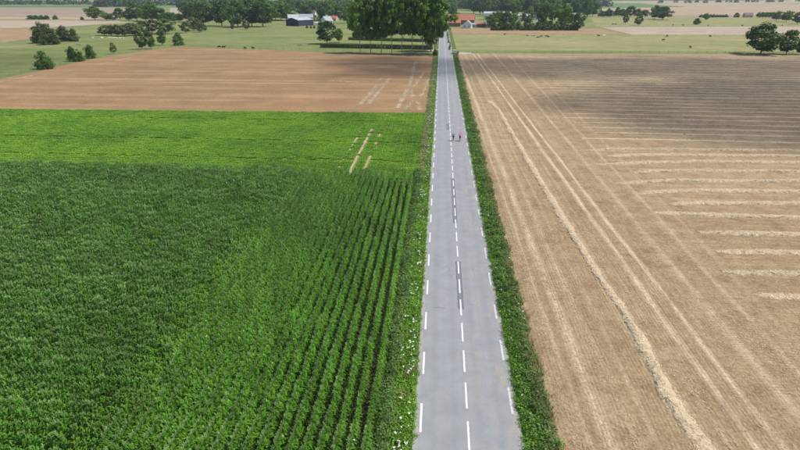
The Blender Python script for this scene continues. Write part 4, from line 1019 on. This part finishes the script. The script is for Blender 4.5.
# ================================================================== CYCLISTS
def bicycle(loc, label, fm):
    e_ = thing('bicycle', label, 'bicycle', loc, 0)          # rolls along +y
    fr = MB(); bb = (0, -.02, .28); st = (0, -.18, .88); hd = (0, .47, .86); hd2 = (0, .5, .72); rw = (0, -.5, .34); fw = (0, .62, .34)
    for a, b_, r_ in ((bb, st, .016), (st, (0, .47, .84), .016), (bb, hd2, .02), (hd, hd2, .02)): fr.tube([a, b_], r_, 6)
    for s_ in (-.05, .05):
        for a, b_ in (((s_*.6, -.02, .28), (s_, -.5, .34)), ((s_*.5, -.16, .82), (s_, -.5, .34)), ((s_*.8, .5, .72), (s_, .62, .34))): fr.tube([a, b_], .011, 5)
    ob('frame', fr.mesh('frame', fm), e_)
    for w_ in (rw, fw):
        mb = MB(); mb.tube([(0, .325*math.cos(t_), .325*math.sin(t_)) for t_ in np.linspace(0, 2*math.pi, 29)], .018, 6, cap=False)
        o_ = ob('wheel', mb.mesh('tyre', M['rubber']), e_, (0, w_[1], .345))
        mb = MB()
        for t_ in np.linspace(0, 2*math.pi, 17)[:-1]: mb.tube([(0, 0, 0), (0, .31*math.cos(t_), .31*math.sin(t_))], .0025, 3, cap=False)
        mb.tube([(-.05, 0, 0), (.05, 0, 0)], .022, 8); mb.tube([(0, .305*math.cos(t_), .305*math.sin(t_)) for t_ in np.linspace(0, 2*math.pi, 29)], .01, 5, cap=False)
        ob('rim', mb.mesh('rim', M['steel']), o_)
    mb = MB(); mb.add([(-.07, -.3, .97), (.07, -.3, .97), (.02, -.02, .965), (-.02, -.02, .965), (-.05, -.3, .92), (.05, -.3, .92), (.012, -.02, .935), (-.012, -.02, .935)], [(0, 1, 2, 3), (7, 6, 5, 4), (0, 4, 5, 1), (1, 5, 6, 2), (2, 6, 7, 3), (3, 7, 4, 0)])
    mb.tube([(0, -.18, .86), (0, -.19, .94)], .013, 6); ob('saddle', mb.mesh('saddle', M['black']), e_)
    mb = MB(); mb.tube([(-.21, .6, .82), (-.22, .64, .93), (-.21, .52, .95), (.21, .52, .95), (.22, .64, .93), (.21, .6, .82)], .014, 6); mb.tube([(0, .47, .86), (0, .52, .95)], .016, 6); ob('handlebar', mb.mesh('handlebar', M['black']), e_)
    mb = MB(); mb.tube([(-.08, -.02, .28), (.08, -.02, .28)], .012, 6); mb.tube([(.07, -.02, .28), (.075, .06, .13)], .011, 5); mb.tube([(-.07, -.02, .28), (-.075, -.1, .43)], .011, 5)
    mb.box((.12, .06, .13), (.09, .08, .02)); mb.box((-.12, -.1, .43), (.09, .08, .02)); mb.tube([(.06, -.02+.09*math.cos(t_), .28+.09*math.sin(t_)) for t_ in np.linspace(0, 6.283, 15)], .006, 4, cap=False)
    ob('crankset', mb.mesh('crankset', M['steel']), e_)
def rider(loc, label, jm, hm):
    e_ = thing('person', label, 'person', loc, 0)
    V, E, Rr = [], [], []
    def v(p, r_): V.append(p); Rr.append(r_); return len(V)-1
    def ed(*c): E.extend(zip(c, c[1:]))
    pel = v((0, -.17, 1.03), (.15, .12)); wa = v((0, -.05, 1.2), (.13, .11)); ches = v((0, .1, 1.36), (.16, .13)); nk = v((0, .2, 1.46), .065); hd0 = v((0, .25, 1.54), .07); hdc = v((0, .29, 1.62), (.085, .1)); hdt = v((0, .3, 1.7), .07)
    ed(pel, wa, ches, nk, hd0, hdc, hdt)
    hands = []
    for s_ in (-1, 1):
        sh_ = v((s_*.18, .13, 1.4), .07); el = v((s_*.25, .3, 1.18), .046); wr = v((s_*.215, .5, 1.0), .03); hn = v((s_*.215, .57, .965), (.04, .022)); ed(ches, sh_, el, wr, hn); hands.append((s_*.215, .575, .965))
        hp = v((s_*.1, -.14, .98), .095)
        if s_ > 0: kn, an, to = (s_*.13, .2, .63), (s_*.12, .0, .22), (s_*.13, .13, .155)
        else: kn, an, to = (s_*.13, .26, .82), (s_*.12, -.12, .52), (s_*.13, .0, .45)
        k_ = v(kn, .06); c_ = v(tuple(np.array(kn)*.65+np.array(an)*.35-np.array((0, .03, 0))), .055); a_ = v(an, .036); t_ = v(to, .035); ed(pel, hp, k_, c_, a_, t_)
    body = skin_mesh('body', V, E, Rr, M['skin'], 0, 1)
    bm = bmesh.new(); bm.from_mesh(body)
    ex = MB()
    for hx, hy, hz in hands:
        for i in range(4): ex.tube([(hx-.03+.02*i, hy+.02, hz+.0), (hx-.03+.02*i, hy+.055, hz-.008), (hx-.03+.02*i, hy+.05, hz-.045), (hx-.03+.02*i, hy+.022, hz-.05)], [.009, .0085, .008, .006], 5)
        sg = -1 if hx > 0 else 1
        ex.tube([(hx+sg*.03, hy-.01, hz), (hx+sg*.05, hy+.02, hz-.02), (hx+sg*.04, hy+.035, hz-.045)], [.011, .009, .007], 5)
    ex.tube([(0, .375, 1.63), (0, .405, 1.605), (0, .38, 1.595)], [.01, .014, .012], 5)
    for s_ in (-1, 1): ex.ball((s_*.09, .28, 1.62), (.012, .025, .035), 6, 4)
    tmp = ex.mesh('x', M['skin']); bm.from_mesh(tmp); bm.to_mesh(body); bm.free()
    ob('body', body, e_)
    def sub(idx, pad, mat, nm):
        mp = {a: i for i, a in enumerate(idx)}; vv = [V[a] for a in idx]; ee = [(mp[a], mp[b_]) for a, b_ in E if a in mp and b_ in mp]
        rr = [tuple(q+pad for q in (Rr[a] if hasattr(Rr[a], '__len__') else (Rr[a], Rr[a]))) for a in idx]
        ob(nm, skin_mesh(nm, vv, ee, rr, mat, 0, 1), e_)
    sub([pel, wa, ches]+[i for i in range(len(V)) if abs(V[i][2]-1.4) < .01 or abs(V[i][2]-1.18) < .01], .016, jm, 'jersey')
    sub([pel]+[i for i in range(len(V)) if abs(V[i][2]-.98) < .005 or V[i][2] in (.63, .82)], .014, M['shorts'], 'shorts')
    mb = MB(); mb.ball((0, .285, 1.68), (.105, .14, .09), 12, 8); ob('helmet', mb.mesh('helmet', hm, True), e_)
    mb = MB(); mb.ball((0, .25, 1.63), (.09, .085, .085), 10, 6); ob('hair', mb.mesh('hair', M['hair'], True), e_)
    for s_ in (1, -1):
        c = (.13, .08, .165) if s_ > 0 else (-.13, -.05, .46)
        mb = MB(); mb.ball(c, (.045, .13, .045), 8, 6); ob('shoe', mb.mesh('shoe', M['black'], True), e_)
for px, py, jm, hm, fm, l1, l2 in ((453.2, 141.8, 'jersey_blue', 'helmet_white', 'frame_dark', 'cyclist in blue jersey and dark shorts, nearer the centre line', 'dark road bicycle under the rider in blue'),
                               (459.9, 142.2, 'jersey_pink', 'helmet_red', 'frame_red', 'cyclist in bright pink jersey and dark shorts, nearer the verge', 'red road bicycle under the rider in pink')):
    X, Y = P(px, py); bicycle((X, Y+.5, ZR), l2, M[fm]); rider((X, Y+.5, ZR), l1, M[jm], M[hm])

# ================================================================== CLOUDS (high, out of frame; they throw the soft patches of shade)
t = NT('cloud'); d_ = t.node('ShaderNodeBsdfDiffuse'); d_.inputs[0].default_value = (.9, .9, .9, 1); tl_ = t.node('ShaderNodeBsdfTranslucent'); tl_.inputs[0].default_value = (.9, .9, .9, 1)
ms = t.node('ShaderNodeMixShader'); t.l.new(d_.outputs[0], ms.inputs[1]); t.l.new(tl_.outputs[0], ms.inputs[2]); t.l.new(ms.outputs[0], t.out.inputs[0]); M['cloud'] = t.m
ico = bmesh.new(); bmesh.ops.create_icosphere(ico, subdivisions=1, radius=1.); IV = np.array([v.co[:] for v in ico.verts]); IF = [tuple(v.index for v in f.verts) for f in ico.faces]; ico.free()
def inside(p, poly):
    c = False
    for (x1, y1), (x2, y2) in zip(poly, poly[1:]+poly[:1]):
        if (y1 > p[1]) != (y2 > p[1]) and p[0] < (x2-x1)*(p[1]-y1)/(y2-y1)+x1: c = not c
    return c
def cloud(pxpoly, cover, label):
    poly = PX(pxpoly); xs_, ys_ = zip(*poly); mb = MB(); area = abs(sum(a[0]*b_[1]-b_[0]*a[1] for a, b_ in zip(poly, poly[1:]+poly[:1])))/2
    st_ = 5.; spots = [(gx_+random.uniform(-1.5, 1.5), gy_+random.uniform(-1.5, 1.5)) for gx_ in np.arange(min(xs_), max(xs_), st_) for gy_ in np.arange(min(ys_), max(ys_), st_)]
    for p in spots:
        if not inside((p[0]+random.gauss(0, 9), p[1]+random.gauss(0, 7)), poly): continue
        r_ = st_*math.sqrt(cover/math.pi)*random.uniform(.85, 1.15)
        hgt = 1500+random.uniform(-6, 20); c = Vector((p[0], p[1], 0))+SUN_DIR*(hgt/SUN_DIR.z)
        mb.add(IV*r_*np.array([1, 1, .7])*(1+.1*rng.normal(0, 1, (len(IV), 1)))+np.array(c), IF)
    tag(ob('cloud', mb.mesh('cloud', M['cloud'], True)), label, 'cloud', kind='structure')
cloud([(612, 84), (700, 80), (860, 78), (1300, 78), (1300, 190), (1000, 168), (860, 160), (760, 152), (690, 143), (615, 124), (560, 112), (535, 103), (560, 94)], 1.15, None)
cloud([(430, 61.5), (520, 58), (640, 57), (900, 59), (1400, 61), (1400, 78), (860, 79), (640, 80.5), (520, 78.5), (432, 77)], .95, None)
cloud([(325, 61), (375, 57), (436, 57), (436, 77), (390, 80), (335, 75)], 1.2, None)
cloud([(-300, 45), (60, 56), (60, 66), (-300, 100)], .4, None)

# ================================================================== HAZE
mb = MB(); mb.box((0, 0, 90), (18600, 18600, 190))
hm = NT('haze'); pv = hm.node('ShaderNodeVolumePrincipled'); pv.inputs['Color'].default_value = (.78, .88, 1., 1); pv.inputs['Density'].default_value = .0001; pv.inputs['Anisotropy'].default_value = .2
hm.l.new(pv.outputs[0], hm.out.inputs['Volume'])
tag(ob('haze', mb.mesh('haze', hm.m)), 'thin blue summer haze over the whole landscape', 'haze', kind='stuff')
